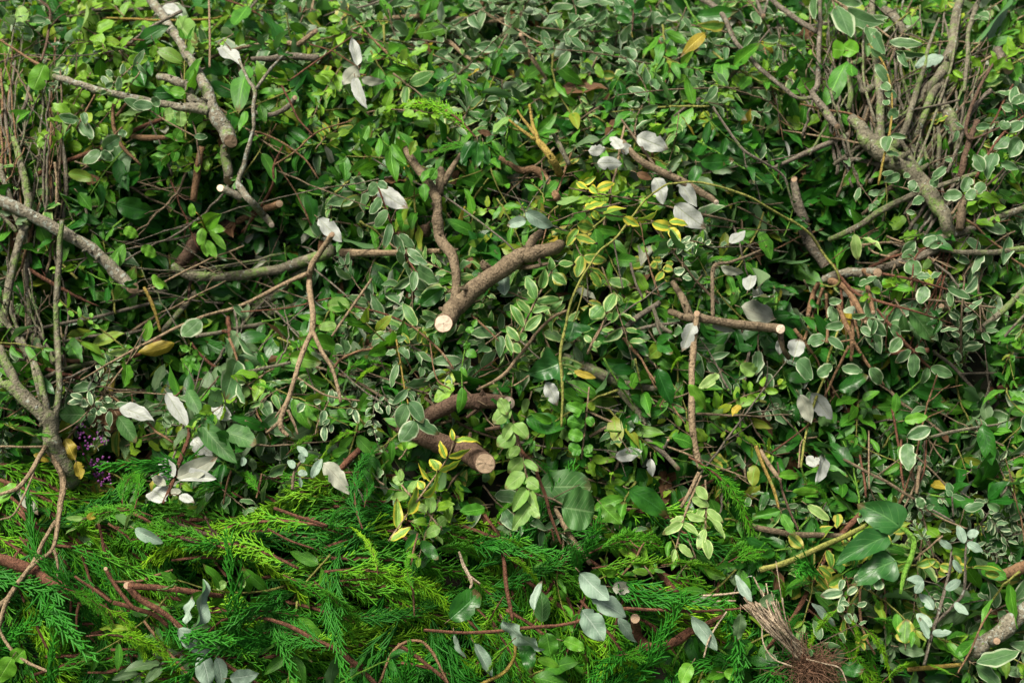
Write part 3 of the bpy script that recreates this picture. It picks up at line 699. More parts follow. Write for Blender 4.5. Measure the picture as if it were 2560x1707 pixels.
twig('straight tan shoot lying level across the bright leaves at the top left', 'b_yellow', ['A695,120,8,9 900,128,9 1100,137,9 1350,130,8 1450,110,6,6'], 8)
twig('thin tan shoot hanging straight down beside the thick lichened branch', 'b_tan', ['A1365,0,8 1370,200,8 1370,440,9'], 8)
twig('brown twig with two prongs below the three grey green leaves at left', 'b_orange', ['A740,680,10 740,820,16 800,960,14 920,1080,8', 'A760,760,14 840,665,10'], 6)
twig('thin grey straight twig slanting through the dark hollow at upper left', 'b_grey', ['A975,780,6 1060,970,8 1125,1145,8'], 6)
twig('zigzag thin red twig below the upright silver leaf', 'b_red', ['A1840,560,8 1900,680,8 1950,780,7 2050,890,7'], 7)
twig('long thin red twig crossing beside the upright silver leaf', 'b_red', ['A2300,240,6 2170,330,6 2000,450,7 1900,520,6', 'A2020,290,5 2180,340,5 2352,450,5'], 8)
twig('curved rusty twig arching from the forked lichen twig to the right', 'b_orange', ['A1660,860,8 1760,890,8 1870,950,7 2000,1050,7 2080,1170,6', 'A1790,1080,7 1930,990,7 2080,860,6 2300,790,6'], 7)
twig('crooked red brown twig standing below the forked lichen twig', 'b_red', ['A1580,1520,10 1690,1370,9 1780,1210,11 1790,1080,9 1850,950,8'], 6)
twig('dry pronged brown twig rising from bright leaves near the left top edge', 'b_dark', ['A270,400,9 310,250,10 325,70,9 260,0,7', 'A320,190,6 380,120,5 430,90,4', 'A310,270,5 370,330,4'], 9)
twig('rusty twig with small prongs among bright leaves, left of the grey branch', 'b_orange', ['A0,260,7 120,340,8 250,420,9 320,450,7', 'A500,830,6 560,730,6 620,620,6'], 8)
# ---- left bush of mossy stems
branch('cut_bush', 'big cut mossy stem forking upward along the left edge, sawn at its foot', 'bush', 'b_moss',
       ['G490,270,42,4 460,200,48 400,100,55 340,0,56 D320,1330,52 260,1250,46 100,1110,36 0,1060,30,7', 'D310,1310,26,6 300,1200,22 250,1000,20 180,850,18 80,720,16 0,600,15,8', 'D240,1230,36,6 130,1100,30 60,980,30 0,830,25,8',
        'D350,1340,28,6 362,1300,22 385,1150,20 385,1000,20 375,800,20 370,600,20 375,400,20 390,200,18 400,0,16,9', 'D200,900,20,5 120,790,17 60,700,15 0,640,12,6',
        'D280,1210,20,5 240,1060,16 200,900,14 120,720,10 70,600,8 75,530,5'], 7, 's', 'the mossy left bush stem', sides=12)
branch('mossy_branch', 'mossy stem leaning left that rises along the left edge above the diagonal branch', 'branch', 'b_moss',
       ['D0,720,26,5 30,600,28 60,420,32 110,200,32 160,40,36 A170,1470,36 185,1330,32 170,1200,32 130,1050,28 90,900,22,6', 'D140,60,26,7 A90,1380,26 40,1230,24 0,1080,20', 'A110,1515,16,7 60,1460,15 0,1400,14'], 7)
branch('mossy_branch', 'slim mossy stem behind the left edge that bends into a brown stick below', 'branch', 'b_moss', ['D180,0,18,3 175,300,22 180,500,24 190,720,26,3', 'D190,720,26,3 250,830,30 360,930,26,5'], 3)
branch('mossy_branch', 'diagonal lichen branch from the left edge ending in a broken brown tip', 'branch', 'b_lichen', ['A-40,1285,36,5 130,1370,38 300,1460,36 480,1560,36 D400,70,35 560,170,38 700,280,40 800,390,44 870,445,38,7'], 6, 'e', 'the diagonal left branch', wood='woodbrown')
branch('mossy_branch', 'slim grey stem standing by the left edge above the diagonal branch', 'branch', 'b_grey', ['A420,1568,18,3 415,1400,17 430,1250,18 430,1100,18 410,960,16 380,840,12,4', 'A410,1410,14,4 330,1350,14 270,1310,12'], 4)
twig('thin tan straight stick standing by the left stems', 'b_tan', ['A370,1350,9 370,1200,10 360,1060,9'], 5)
twig('bare forked grey twig rising at the upper left edge', 'b_grey', ['A90,900,20,4 120,780,18 180,640,15 200,480,10', 'A110,840,14 60,700,12 100,400,9', 'A60,1000,14 40,800,13 20,560,10', 'A140,900,8 220,700,6 260,620,5'], 5)
branch('hanging_branch', 'pale tan forked shoots hanging down from the mossy left stem over the conifer', 'branch', 'b_tan',
       ['G305,10,20,7 390,170,23 415,260,23 395,400,22 380,520,17 345,690,15 260,760,14 170,850,16 60,1000,18 -20,1080,18', 'G350,690,12 375,780,10 375,890,6', 'G365,510,15 280,650,14 220,780,16 130,900,18 40,1040,18 0,1180,16 0,1230,12 60,1330,11 160,1420,12 310,1490,10',
        'G300,20,18 250,100,18 200,190,17 120,290,16 0,335,12', 'G235,130,9 210,220,8 140,380,8 80,475,7 0,500,6', 'G300,25,10 150,25,9 0,22,7'], 8, '', 'the pale hanging left shoots')
twig('red brown stick lying across behind the mossy left stems', 'b_red', ['D190,320,14,4 300,390,14 420,460,13 520,510,10 650,565,4', 'D300,370,6 250,280,5'], 5)
twig('short sawn orange stub right of the slim mossy stem', 'b_orange', ['D390,910,16,4 460,920,17 535,920,14,7'], 5, 'e')
# ---- left middle stems
branch('mossy_branch', 'long mossy branch lying level across the middle left, brown and smooth at its right end', 'branch', 'b_moss', ['D1130,300,30,2 1250,365,38 1450,370,40 1700,350,38 1900,300,42 2050,250,46 2180,200,46,4'], 4, '', 'the long level mossy branch')
branch('cut_branch', 'smooth tan branch continuing level behind the dark sawn fork', 'branch', 'b_tan', ['E60,215,32,3 250,215,25 450,215,24 710,205,20,3'], 3)
branch('mossy_branch', 'mossy branch slanting down left beneath the long thin tan shoot', 'branch', 'b_moss', ['D2050,290,40,3 1850,440,44 1720,540,42 1660,580,36,3', 'D1750,615,24 1900,570,26 2010,530,24'], 3)
branch('mossy_branch', 'mossy stick leaning in the tangle left of the long thin tan shoot', 'branch', 'b_moss', ['D1060,730,22,2 1160,620,24 1240,520,26 1340,430,26,3'], 3)
branch('cut_branch', 'reddish brown stem leaning behind the bright green shoot at left', 'branch', 'b_dark', ['D1170,300,45,2 1250,190,48 1300,90,44 1400,50,30,3 1600,0,26', 'D1230,510,8,4 1245,400,12 1285,270,16'], 3)
branch('hanging_branch', 'tan forked twig with a cut top and long thin shoot reaching down left', 'branch', 'b_tan',
       ['D2170,95,20,11 2090,210,22 2030,320,24 2020,420,22 2040,600,24 2040,720,22 1990,830,20 1930,1020,18 1890,1150,18 1840,1290,22 1840,1360,20 1885,1410,12', 'D2040,720,18 2100,850,16 2170,970,14 2210,1100,14 2225,1190,12',
        'D2010,350,18 1850,420,16 1700,500,14 1520,580,14 1300,640,11 1060,750,11 870,850,10 690,950,8 530,1045,6', 'D1890,1160,12 1840,1230,9 1800,1290,7', 'D1840,1310,14 1740,1390,10', 'D1880,1240,12 1920,1320,10 1945,1400,8',
        'D1945,1030,9 2050,1100,8 2150,1150,8 2352,1180,7'], 10, 's', 'the forked tan hanging twig')
twig('thin grey stem hanging with pale leaves in the left middle', 'b_grey', ['D1530,580,10 1550,700,10 1545,900,9 1535,1160,7'], 10)
twig('grey twig lying level in the left middle tangle', 'b_grey', ['D80,780,13,4 300,700,14 550,650,14 800,590,14 1000,540,12', 'D380,800,13 600,760,14 850,740,13 1000,690,10'], 4)
branch('cut_branch', 'short red stub with side nub hanging near the long thin tan shoot', 'branch', 'b_red', ['D1490,640,16,6 1500,720,18 1510,780,17,8', 'D1505,735,14,7 1450,725,12'], 7, 'e')
branch('mossy_branch', 'mossy twig lying level beside the short red stub', 'branch', 'b_moss', ['D1280,760,16,3 1450,730,18 1600,700,20 1735,675,20,5'], 4)
twig('dark ochre bent twig standing left of the pale blotched leaf', 'b_yellow', ['D940,440,12,7 990,540,14 1020,620,13 1050,730,10'], 7)
twig('forked brown twig below the yellow leaf at left', 'b_red', ['D740,980,6 850,910,12 950,850,16 1050,770,14', 'D1250,800,8 1300,870,10 1390,950,11 1470,980,9'], 6)
twig('mossy grey twig lying low in the left middle', 'b_moss', ['D1400,1070,14,3 1560,1010,17 1700,975,16 1900,930,13', 'D250,1050,16,3 400,980,18 560,940,18 700,920,14'], 4)
twig('thin tan stick leaning up right beside the tan hanging twig', 'b_tan', ['E0,760,10 130,570,11 260,385,9'], 9)
twig('pinkish twig bent in an arc above the dark conifer', 'b_orange', ['E0,980,10 60,910,11 170,860,10 280,840,10 430,830,8'], 8)
twig('thin reddish twig crossing the leaves at left bottom by the silver leaves', 'b_red', ['D1140,1160,8 1250,1060,9 1380,1030,8', 'D380,1390,7 480,1330,7 600,1230,7'], 7)
# ---- centre
branch('forked_branch', 'thick brown forked branch with a large pale oval sawn face in the centre', 'branch', 'b_brown',
       ['E1490,160,36,3 1420,195,42 1310,212,50 1230,240,56 1100,330,57 960,430,58 870,510,60 790,590,62 725,690,60,13', 'E810,545,40,8 810,480,34 812,400,28 808,300,32 770,210,34 710,120,36 690,0,36 B690,1400,32 685,1300,30 640,1220,30 570,1120,28 500,1010,24 440,900,16,5',
        'B700,1270,28 715,1130,26 705,1100,20', 'B725,1210,24 760,1140,22 840,1010,14,4', 'E1270,215,34 1320,130,30 1370,70,20', 'E1030,330,34,5 1000,300,26 975,270,20', 'E1190,310,14,4 1300,310,14 1430,280,11'], 8, 'e', 'the thick central sawn fork', 'wood', sides=16)
branch('cut_log', 'dark curved log with a pale end lying low in the lower centre', 'log', 'b_dark', ['E600,1310,55,2 750,1215,60 900,1180,60 1050,1180,58 1150,1190,50,5'], 4, 'e', 'the dark curved log', 'wood', sides=16)
branch('cut_log', 'short thick brown log with a sawn face pointing right at the lower centre', 'log', 'b_dark', ['E400,1310,60,2 560,1400,66 720,1460,78 860,1510,84 990,1580,84,13'], 5, 'e', 'the thick short log', 'woodtan', sides=16)
branch('forked_branch', 'yellow barked stem splitting into three thin prongs near the top middle', 'branch', 'b_yellow', ['B1490,1140,30,5 1440,1040,30 1370,950,26 1340,900,20 1310,800,12 1290,680,9,11', 'B1340,895,16 1250,780,10 1210,720,7', 'B1330,915,16 1240,850,12 1150,780,8'], 9, '', 'the yellow pronged stem')
branch('cut_branch', 'curved brown root like branch below the drooping dark green leaves', 'branch', 'b_orange', ['B1090,1030,18,5 1170,1080,20 1250,1115,26 1330,1110,30 1400,1180,34 1470,1290,30,2'], 5)
branch('mossy_branch', 'short green mossy stick leaning right of the yellow pronged stem', 'branch', 'b_moss', ['B1430,850,14,7 1490,960,22 1550,1080,18,4'], 6)
branch('cut_branch', 'bare tan stick with a cut tip poking up from the top middle leaves', 'branch', 'b_tan', ['B1400,520,12,3 1320,400,15 1270,310,16 1232,228,15,12'], 8, 'e', 'the bare tan stick')
branch('cut_branch', 'brown branch with a pale cut end running down right beside silver leaves', 'branch', 'b_brown', ['B1900,930,24,3 1990,1030,26 2100,1100,28 C130,1190,29 250,1260,28 345,1320,22,9', 'B2110,1090,12 2000,930,10 1890,780,8'], 7, 'e', 'the brown branch by silver leaves', 'wood')
branch('cut_log', 'broken reddish log end lying behind the dark fork stem', 'log', 'b_dark', ['E440,110,30,1 520,80,44 620,70,50,3'], 2, '', wood='woodbrown')
branch('vine', 'very long thin yellow vine looping from the right hollow across to the lower centre', 'vine', 'b_olive',
       ['F1020,415,5,9 1080,436,7 1130,425,7 1145,390,8 1120,320,9 1040,220,10 950,90,10 830,0,10 C840,1450,10 700,1370,9 560,1290,9 360,1220,9 200,1190,8 60,1200,8 B2170,1215,8 2050,1305,8 1950,1430,8 1850,1560,9 E1750,200,9 1680,300,9 1610,420,10 1560,540,10 1530,680,12',
        'E1530,680,12 1500,800,12 1490,900,13 1500,1000,13 1505,1150,12 1500,1350,9', 'E1610,440,8 1640,440,7 1625,520,6 1580,665,5'], 10, '', 'the long yellow vine', group='vines trailing over the heap')
branch('vine', 'thin yellow green vine hanging straight down right of the small branched bundle', 'vine', 'b_olive', ['F1165,625,8 1130,740,9 1080,880,10 1050,1020,10 980,1200,10 930,1380,10 900,1568,9 I895,160,8'], 10, '', group='vines trailing over the heap')
twig('long straight grey twig crossing diagonally over the central leaves', 'b_grey', ['B270,1040,6 420,1130,6 560,1200,7 720,1275,7 900,1400,8 1110,1560,7 E1220,215,7 1380,250,6 1560,290,5'], 11)
twig('dry tan twig slanting across the lower centre with a reddish upper end', 'b_tan', ['E950,1110,11,7 1110,1020,14 1200,920,14 1330,745,13', 'E1330,745,10 1380,690,12 1450,630,12 1540,590,10'], 9)
twig('short tan stick standing between cream edged leaves in the right centre', 'b_tan', ['E1670,875,11,7 1720,770,14 1790,640,12'], 9)
twig('rough mossy stick lying across the right centre', 'b_grey', ['E1740,790,18,3 1870,730,24 1990,640,26 2140,540,22,5', 'E1760,770,14,3 1900,740,16 2100,690,15 2270,670,12'], 5)
branch('mossy_branch', 'dark mossy branch lying low right of the lobed ivy leaf', 'branch', 'b_moss', ['E1500,880,30,2 1640,950,45 1780,1020,45 1900,1070,36 2020,1090,30 2130,1100,22,3', 'E1880,1100,40,1 1980,1220,40 2060,1380,30'], 3)
twig('short mossy stick leaning right of centre', 'b_moss', ['E2100,580,16 2140,680,17 2220,740,20', 'E2110,600,12 2130,700,13 2150,750,11'], 6)
twig('dry twig with sharp bend hanging in the right centre', 'b_grey', ['E1840,130,7 1870,300,7 1900,450,6', 'E1950,280,11 1980,400,11 2030,510,9'], 8)
twig('rust coloured twig crossing above the cypress in the centre', 'b_red', ['E150,565,7 300,600,8 430,650,8 520,700,7'], 7)
twig('thin forked dead twig among centre leaves beneath the sawn face', 'b_orange', ['E520,690,6 630,780,8 730,880,8 795,970,6', 'E640,800,6 680,1030,6 775,1105,6', 'E910,620,9 1000,700,8 1090,790,5'], 8)
# ---- right
branch('forked_branch', 'brown sawn branch with a round white cut end, forked at left, right of centre', 'branch', 'b_brown',
       ['F40,600,22,4 150,640,30 220,640,33 350,665,32 550,690,34 700,705,36 760,712,34,11', 'F175,640,30 120,510,28 60,410,22,4', 'F320,650,16 318,420,16 330,300,16 430,275,12 560,230,11 635,195,8', 'F755,725,22 775,830,20 820,900,18,6'], 8, 'e', 'the brown branch with white cut end', 'wood', sides=14)
branch('cut_branch', 'long straight tan stick hanging down below the white cut branch', 'branch', 'b_tan', ['F215,610,24,9 195,800,26 180,1000,26 180,1250,26 190,1400,28 220,1560,26 I240,160,22', 'I230,190,16 170,320,15 110,420,14'], 8, 's', 'the long hanging tan stick')
branch('cut_branch', 'thick grey branch leaning out of the dark hollow on the right', 'branch', 'b_grey', ['C850,1170,25,1 870,1300,38 920,1450,42 F900,0,45 960,150,50 1060,300,45,4'], 3, 's')
branch('mossy_branch', 'pale lichen stub lying level with a dark cut end, right side', 'branch', 'b_lichen', ['F1040,390,30,6 1130,360,40 1260,340,38 1400,345,34,9'], 7, 'e', 'the lichened level stub', wood='woodbrown')
branch('mossy_branch', 'grey mossy limb running from the lichened stub up right to the big bush', 'branch', 'b_grey', ['F1400,320,34,3 1600,260,38 1800,180,36 1900,90,36 1990,40,36,3'], 4)
branch('twig_bundle', 'clump of orange brown cut shoots drooping from the lichened stub', 'branch', 'b_orange',
       ['F1080,400,26,8 1170,430,26 1230,510,24 1280,590,22 1320,665,15,12', 'F1010,410,18,9 970,500,20 940,620,16,12', 'F1330,440,20,9 1350,530,18 1365,605,17,12', 'F1300,330,20,9 1340,360,18 1360,378,16,11', 'F1040,440,12 1000,560,14 960,660,12 920,780,12', 'F1060,480,12 1070,650,12 1065,800,10', 'F1220,520,12 1250,660,12 1275,775,9'], 9, 'eeee', 'the drooping orange shoots')
twig('long red brown twig reaching down right from the drooping orange shoots', 'b_red', ['F1110,290,8 1160,380,12 1260,480,12 1400,530,11 1650,600,8 1885,680,5', 'F1130,320,8 1155,450,9 1165,610,9'], 13)
twig('straight red twig reaching right above the variegated leaves', 'b_red', ['F1420,350,11 1600,385,10 1800,440,8 1925,472,6'], 11)
twig('dark brown stem rising right from the lichened stub', 'b_red', ['F1340,310,12 1500,240,11 1650,200,10 1820,155,8'], 11)
twig('brown forked stem hanging below the drooping orange shoots', 'b_orange', ['F1130,540,16 1190,680,20 1225,760,18 1240,800,14 1330,940,12 1440,1080,10', 'F1210,820,12 1130,980,10 1050,1155,9', 'F1230,660,14 1230,780,18 1225,920,14'], 10)
branch('cut_bush', 'big upturned bush base with many mossy stems fanning up at the right', 'bush', 'b_moss',
       ['C1880,1568,50,2 1850,1450,55 1780,1330,60 1700,1220,70 1600,1110,78 1500,1050,84 1400,980,84 1330,900,68 1280,830,50 1230,770,38,5', 'C1410,950,45,5 1412,700,32 1400,500,30 1380,350,28 1360,150,26 1360,-20,24,8', 'C1500,970,40,5 1580,830,26 1620,700,26 1660,560,24 1700,440,18 1730,300,15 1800,120,10,9',
        'C1930,1000,50,2 1880,800,50 1820,680,45 1790,580,45 1830,440,45 1880,300,40 1900,130,34 1940,-20,30,7', 'C1660,690,36,3 1740,560,36 1820,470,36', 'C1640,910,24,2 1700,760,28 1760,600,30 1800,560,28', 'C1640,1100,10,7 1720,900,11 1790,700,11 1870,460,11 1900,300,10 1940,60,7,9',
        'C1960,600,14,6 1980,400,16 1990,200,18 2040,40,20,9', 'C1380,560,30,3 1300,600,24 1270,500,20,3 1230,420,18', 'C1590,240,36,2 1500,110,34 1440,60,30', 'C1380,800,12,7 1310,560,10 1300,380,10 1305,180,8',
        'C1650,1100,18,6 1600,1000,20 1550,920,16', 'C1760,1130,16,4 1720,1040,18 1690,950,16', 'C1790,1100,20,3 1800,940,18 1790,830,14', 'C1210,720,24,4 1220,620,22 1210,480,20'], 6, '', 'the big right bush base', sides=12)
branch('mossy_branch', 'brown stem with a lopsided broken pale tip hanging in the right hollow', 'branch', 'b_grey', ['C1020,0,16,9 1020,200,18 1010,400,20 1000,560,22 970,610,24 1020,680,30 1080,760,34 1130,830,24,9', 'C970,640,18 870,640,16 760,560,18 640,460,18 520,340,16 450,250,16 400,130,18 340,50,24 240,-10,26', 'C1000,210,18 900,150,22 800,80,22 690,-10,20'], 8, 'e', 'the broken pale tipped stem')
branch('cut_branch', 'small forked grey stub pointing down at the top edge, right of the yellow leaf', 'branch', 'b_grey', ['C605,0,12,8 630,70,16 650,105,18,9', 'C680,0,10,8 660,60,12 648,100,14'], 8, 'e')
branch('mossy_branch', 'long mossy limb slanting up right across the lower right bush', 'branch', 'b_moss', ['C1080,1568,22,5 1250,1490,24 1400,1390,26 1550,1310,24 1700,1250,22 1900,1180,18 2050,1130,16,7'], 6, '', 'the long slanting right limb')
branch('mossy_branch', 'mossy limb reaching to the right edge below the big bush', 'branch', 'b_moss', ['C1780,1560,26,5 2000,1500,27 2180,1420,25 2380,1350,25,7'], 6)
branch('mossy_branch', 'thin mossy branch lying level to the right edge above green leaves', 'branch', 'b_moss', ['F1780,190,14,4 1950,210,20 2150,210,23 2380,185,26,7'], 6)
branch('cut_branch', 'grey brown limb passing behind the broken pale tipped stem', 'branch', 'b_grey', ['C720,1100,16,1 880,1020,20 1080,930,24 1240,870,26,3', 'C1180,1040,16,3 1300,1050,18 1440,1090,18,3', 'C1190,1050,14,3 1195,960,12 1200,900,10'], 3)
branch('cut_branch', 'dark smooth stick standing in front of the right bush stems', 'branch', 'b_dark', ['C1930,1160,24,8 1990,950,24 2050,790,20,10'], 9, '', wood='wood')
twig('dark thin shoot with hooked lower end at the right', 'b_dark', ['C2175,380,8 2080,540,12 2000,720,13 1975,830,14 1985,895,12 2030,905,9 2180,840,7 2352,740,6'], 11)
twig('grey horizontal twig crossing the right bush stems', 'b_grey', ['C1640,715,8 1780,690,10 1930,655,9'], 10)
branch('cut_branch', 'grey lichen stem with a brown knob end at the right, by yellow tips', 'branch', 'b_grey', ['C1850,1130,14,7 1950,880,15 2010,720,18 2080,640,16 2140,590,20,9'], 8)
branch('cut_branch', 'upright brown stick with a torn white strip below the four round pale edged leaves', 'branch', 'b_brown', ['C1930,1500,30,8 1950,1360,32 1960,1280,24,9'], 8)
branch('cut_branch', 'broken stump with a frayed pale end near the right top corner', 'branch', 'b_grey', ['C2180,330,34,5 2210,390,36 2250,450,38,8'], 6, 'e')
twig('long thin grey twig trailing into the dark right hollow', 'b_grey', ['C320,700,9 400,820,10 520,980,12 650,1060,11 780,1150,10 820,1260,9 860,1380,8 950,1480,5', 'C520,980,6 540,1100,5 600,1200,5 640,1350,4'], 10)
twig('thin tan twig reaching level to the right of the broken stem', 'b_orange', ['C890,680,6 1050,720,8 1200,740,8 1310,790,6'], 7)
branch('cut_branch', 'round white cut stub peeking out of the right foliage', 'branch', 'b_brown', ['F1880,600,20,1 1850,590,22 1815,568,22,7'], 4, 'e')
branch('mossy_branch', 'grey stick sloping to the lower right below the variegated leaves', 'branch', 'b_grey', ['F1760,855,13,7 1900,970,14 2030,1110,12', 'F1935,1005,10 2050,1000,9 2190,1000,8'], 7)
branch('mossy_branch', 'mossy brown stick rising to the right edge, half way down', 'branch', 'b_moss', ['F2050,740,20,4 2120,670,24 2250,560,24 2380,420,24,7'], 6)
twig('thin grey forked twig at the right edge below the mossy stick', 'b_grey', ['F2185,812,10 2215,770,10 2280,700,11 2380,600,11'], 8)
twig('thin mossy twig lying level in the right lower leaves', 'b_moss', ['F1730,1420,11 1900,1380,14 2080,1350,12 2200,1330,8'], 6)
twig('fine red twig standing at the lower right', 'b_red', ['I1280,80,9 1310,250,10 1320,355,8', 'I1550,-20,9 1548,160,10 1565,300,7', 'I1715,-20,6 1700,180,7 1640,310,6', 'F1490,1230,10 1520,1400,9 I1540,60,9'], 8)
twig('straight pale twig standing at the lower right', 'b_tan', ['I1338,-80,6 1338,150,7 1340,300,6', 'I1670,150,14 1650,330,13', 'I1000,-40,6 900,-10,6 880,160,7'], 7)
twig('long brown twig sloping right through the lower right tangle', 'b_brown', ['I1170,105,10 1330,190,11 1480,270,12 1640,370,10', 'I1370,230,6 1480,150,6 1600,60,5', 'I1620,60,7 1760,190,7 1870,310,6'], 8)
twig('knobbly grey twig with buds at the right of the ivy', 'b_grey', ['I1640,370,10 1760,440,9 1900,520,9', 'I1880,340,8 1890,480,7'], 8)
branch('cut_branch', 'brown level branch passing behind the ivy stalk', 'branch', 'b_brown', ['I500,530,22,3 700,570,23 900,595,23 1200,605,17,3'], 4)
twig('dark crooked twig hanging in front of the glossy leaves, above the ivy stalk', 'b_dark', ['I740,125,8 770,300,9 820,440,9 880,570,8'], 8)
twig('yellow brown stem of drooping dark leaves above the ivy stalk', 'b_yellow', ['I600,20,15 640,130,14 715,300,12 750,430,9'], 9)
branch('cut_branch', 'short tan stub with a cut tip beside the yellow brown stem', 'branch', 'b_tan', ['I630,50,16,6 700,160,17 760,235,15,9'], 8, 'e')
branch('cut_branch', 'short grey stub with a pale tip near the pair of broad leaves', 'branch', 'b_grey', ['I-120,-30,18,5 -10,60,22 90,165,18,9', 'I-60,10,16,5 0,30,15 30,-20,12,9'], 7, 'ee')
branch('forked_branch', 'pale brown stem carrying grey leaves in the lower right corner', 'branch', 'b_grey', ['I1700,1450,14,8 1750,1250,15 1800,1080,13 1860,860,10 1880,700,8', 'I1770,1180,12 1880,1070,12 1960,960,11 1970,700,10'], 9, '', 'the grey leaved stem')
branch('cut_log', 'grey lichen log with a knot scar in the lower right corner', 'log', 'b_lichen', ['I2000,1390,50,2 2050,1350,55 2150,1280,62 2250,1180,65 2400,1060,65,5', 'I2140,1300,34,6 2175,1295,26,9'], 4, '-e', 'the corner lichen log', wood='woodbrown', sides=14)
branch('cut_log', 'brown log end sticking in from the right edge above the lichen log', 'log', 'b_orange', ['I2200,870,40,3 2280,840,42 2400,790,42,5'], 4, 's', wood='woodbrown')
twig('olive stem lying level in the bottom right corner', 'b_yellow', ['I1590,1480,16 1750,1465,18 1950,1445,16'], 7)
twig('rusty thin twig sloping in the bottom right corner', 'b_orange', ['I1920,1500,6 2000,1360,7 2070,1200,7 2140,1080,6'], 10)
twig('rusty upright twig between small pale edged leaves at the lower right', 'b_orange', ['I1440,1210,7 1450,1050,8 1430,900,7 1410,830,6', 'I1280,950,10 1285,1150,11 1320,1270,10 1380,1380,8'], 8)
# thin stems fanning in the two bushes, each one by itself
def stem_fan(n, x0, x1, y0, y1, fx, fy, spread, r, mats, look, rng):
    for i in range(n):
        bx_, by_ = fx + rng.normal() * spread, fy + rng.normal() * spread * .7; tx_, ty_ = rng.uniform(x0, x1), rng.uniform(y0, y1)
        mx_, my_ = (bx_ * .5 + tx_ * .5) + rng.normal() * 22, (by_ + ty_) / 2 + rng.normal() * 14
        l0, l1 = rng.uniform(.0, .03), rng.uniform(.02, .065)
        P = np.array([at(bx_, by_, l0), at(mx_, my_, (l0 + l1) / 2), at(tx_, ty_, l1)]); C = catmull(P, 7); nz = rng.normal(size=C.shape) * .0016; C = C + nz
        r0 = r * rng.uniform(.5, 1.3); g = Geo(); tube(g, C, np.linspace(r0, r0 * .55, len(C)), 7, .05, rng)
        for _ in range(rng.integers(1, 4)):
            k = rng.integers(4, len(C) - 2); d = nrm(nrm(C[k + 1] - C[k]) + rng.normal(size=3) * .5); l2 = rng.uniform(.02, .07)
            tube(g, C[k] + d * np.linspace(0, l2, 5)[:, None] + rng.normal(size=(5, 3)) * .001, np.linspace(r0 * .5, r0 * .25, 5), 6, .06, rng)
        mt = rng.choice(mats); o = g.build('bush_stem', M[str(mt)], None, P[0]); o.location = P[0]
        tag(o, None, 'stem', 'thin stems of the cut bushes'); STEMS.append((o, look + str(mt), (bx_ + tx_) / 2, (by_ + ty_) / 2))
STEMS = []; frng = np.random.default_rng(91)
stem_fan(62, 2060, 2490, -30, 230, 2200, 420, 85, .003, ['b_moss', 'b_grey', 'b_moss', 'b_brown'], 'st_', frng)
stem_fan(14, 2280, 2580, 150, 420, 2330, 600, 60, .003, ['b_moss', 'b_grey', 'b_brown'], 'st_', frng)
stem_fan(10, 1900, 2120, -20, 160, 2080, 300, 40, .0026, ['b_moss', 'b_grey', 'b_brown'], 'st_', frng)
stem_fan(34, -30, 170, 60, 380, 60, 640, 60, .0026, ['b_brown', 'b_grey', 'b_orange', 'b_moss'], 'st_', frng)
stem_fan(12, -30, 140, 640, 760, 100, 960, 50, .0022, ['b_brown', 'b_grey', 'b_moss'], 'st_', frng)
stem_fan(12, 2150, 2500, 800, 900, 2330, 620, 60, .0022, ['b_brown', 'b_grey', 'b_red'], 'st_', frng)
stem_fan(20, 150, 900, 560, 760, 650, 800, 260, .0024, ['b_brown', 'b_grey', 'b_moss'], 'st_', frng)
# ---- cypress wood and twigs at the bottom
branch('cypress_limb', 'thick red brown cypress limb entering from the left edge at the bottom', 'branch', 'b_red', ['G-30,750,42,7 150,810,42 270,870,42 400,950,42 530,1040,34,5', 'G110,850,11,7 130,960,10 160,1040,8', 'G300,920,11 290,1060,10 290,1130,7', 'G520,1040,14 500,1130,10 500,1220,7', 'G470,1000,12 460,1110,9', 'G190,870,8 240,960,7'], 6, '', 'the thick red cypress limb')
branch('forked_branch', 'smooth red brown forked stick with a white cut corner lying on the cypress', 'branch', 'b_red', ['G830,930,26,9 920,1020,24 1050,1100,22 1180,1200,18 1350,1350,14 1500,1460,14 1700,1580,13,7', 'G835,935,24,9 1000,940,24 1200,960,22 1460,998,17,7'], 8, 's', 'the smooth red forked stick')
twig('short red twig with a white cut top crossing the smooth forked stick', 'b_red', ['G690,820,14,10 760,940,15 850,1050,14 910,1100,10'], 9, 's')
twig('orange brown cypress shoot curving left above the forked stick', 'b_orange', ['G740,905,10 900,903,10 1000,870,10 1130,828,8'], 7)
twig('long rough cypress twig sloping down right below the forked stick', 'b_red', ['G740,1040,17 880,1080,17 1000,1120,17 1110,1200,13', 'G490,870,9 560,920,10 650,980,12 730,1040,12'], 7)
twig('arched red cypress twig at the bottom, left of centre', 'b_red', ['G1350,1250,8 1450,1160,10 1590,1135,11 1750,1150,13 1900,1200,16 2050,1280,18 2200,1350,19 2352,1460,19'], 8)
twig('orange cypress twig sloping down in the bright bottom foliage', 'b_orange', ['G940,1160,9 1040,1290,11 1130,1400,11 1220,1500,9 1300,1568,7'], 8)
twig('brown dead cypress twig with short prongs above the bright arching spray', 'b_dark', ['G1090,505,11 1250,560,14 1400,610,16 1560,650,15', 'G1400,610,10 1340,480,7', 'G1450,620,8 1380,560,6', 'G1180,620,10 1300,650,10 1400,620,8'], 7)
twig('red brown cypress twig sloping right beneath the silver grey leaf', 'b_red', ['G1790,425,12 1950,480,12 2140,540,10', 'G1750,560,8 1900,640,8 2050,690,7'], 13)
twig('long thin red twig running level across the bottom centre', 'b_red', ['H600,1220,10 860,1240,12 1100,1225,13 1300,1205,13 1500,1190,13 1700,1135,13 1870,1085,13 2100,1090,12 2352,1100,11 I200,1100,10 450,1085,9 610,1060,7'], 11, '', 'the long level red twig')
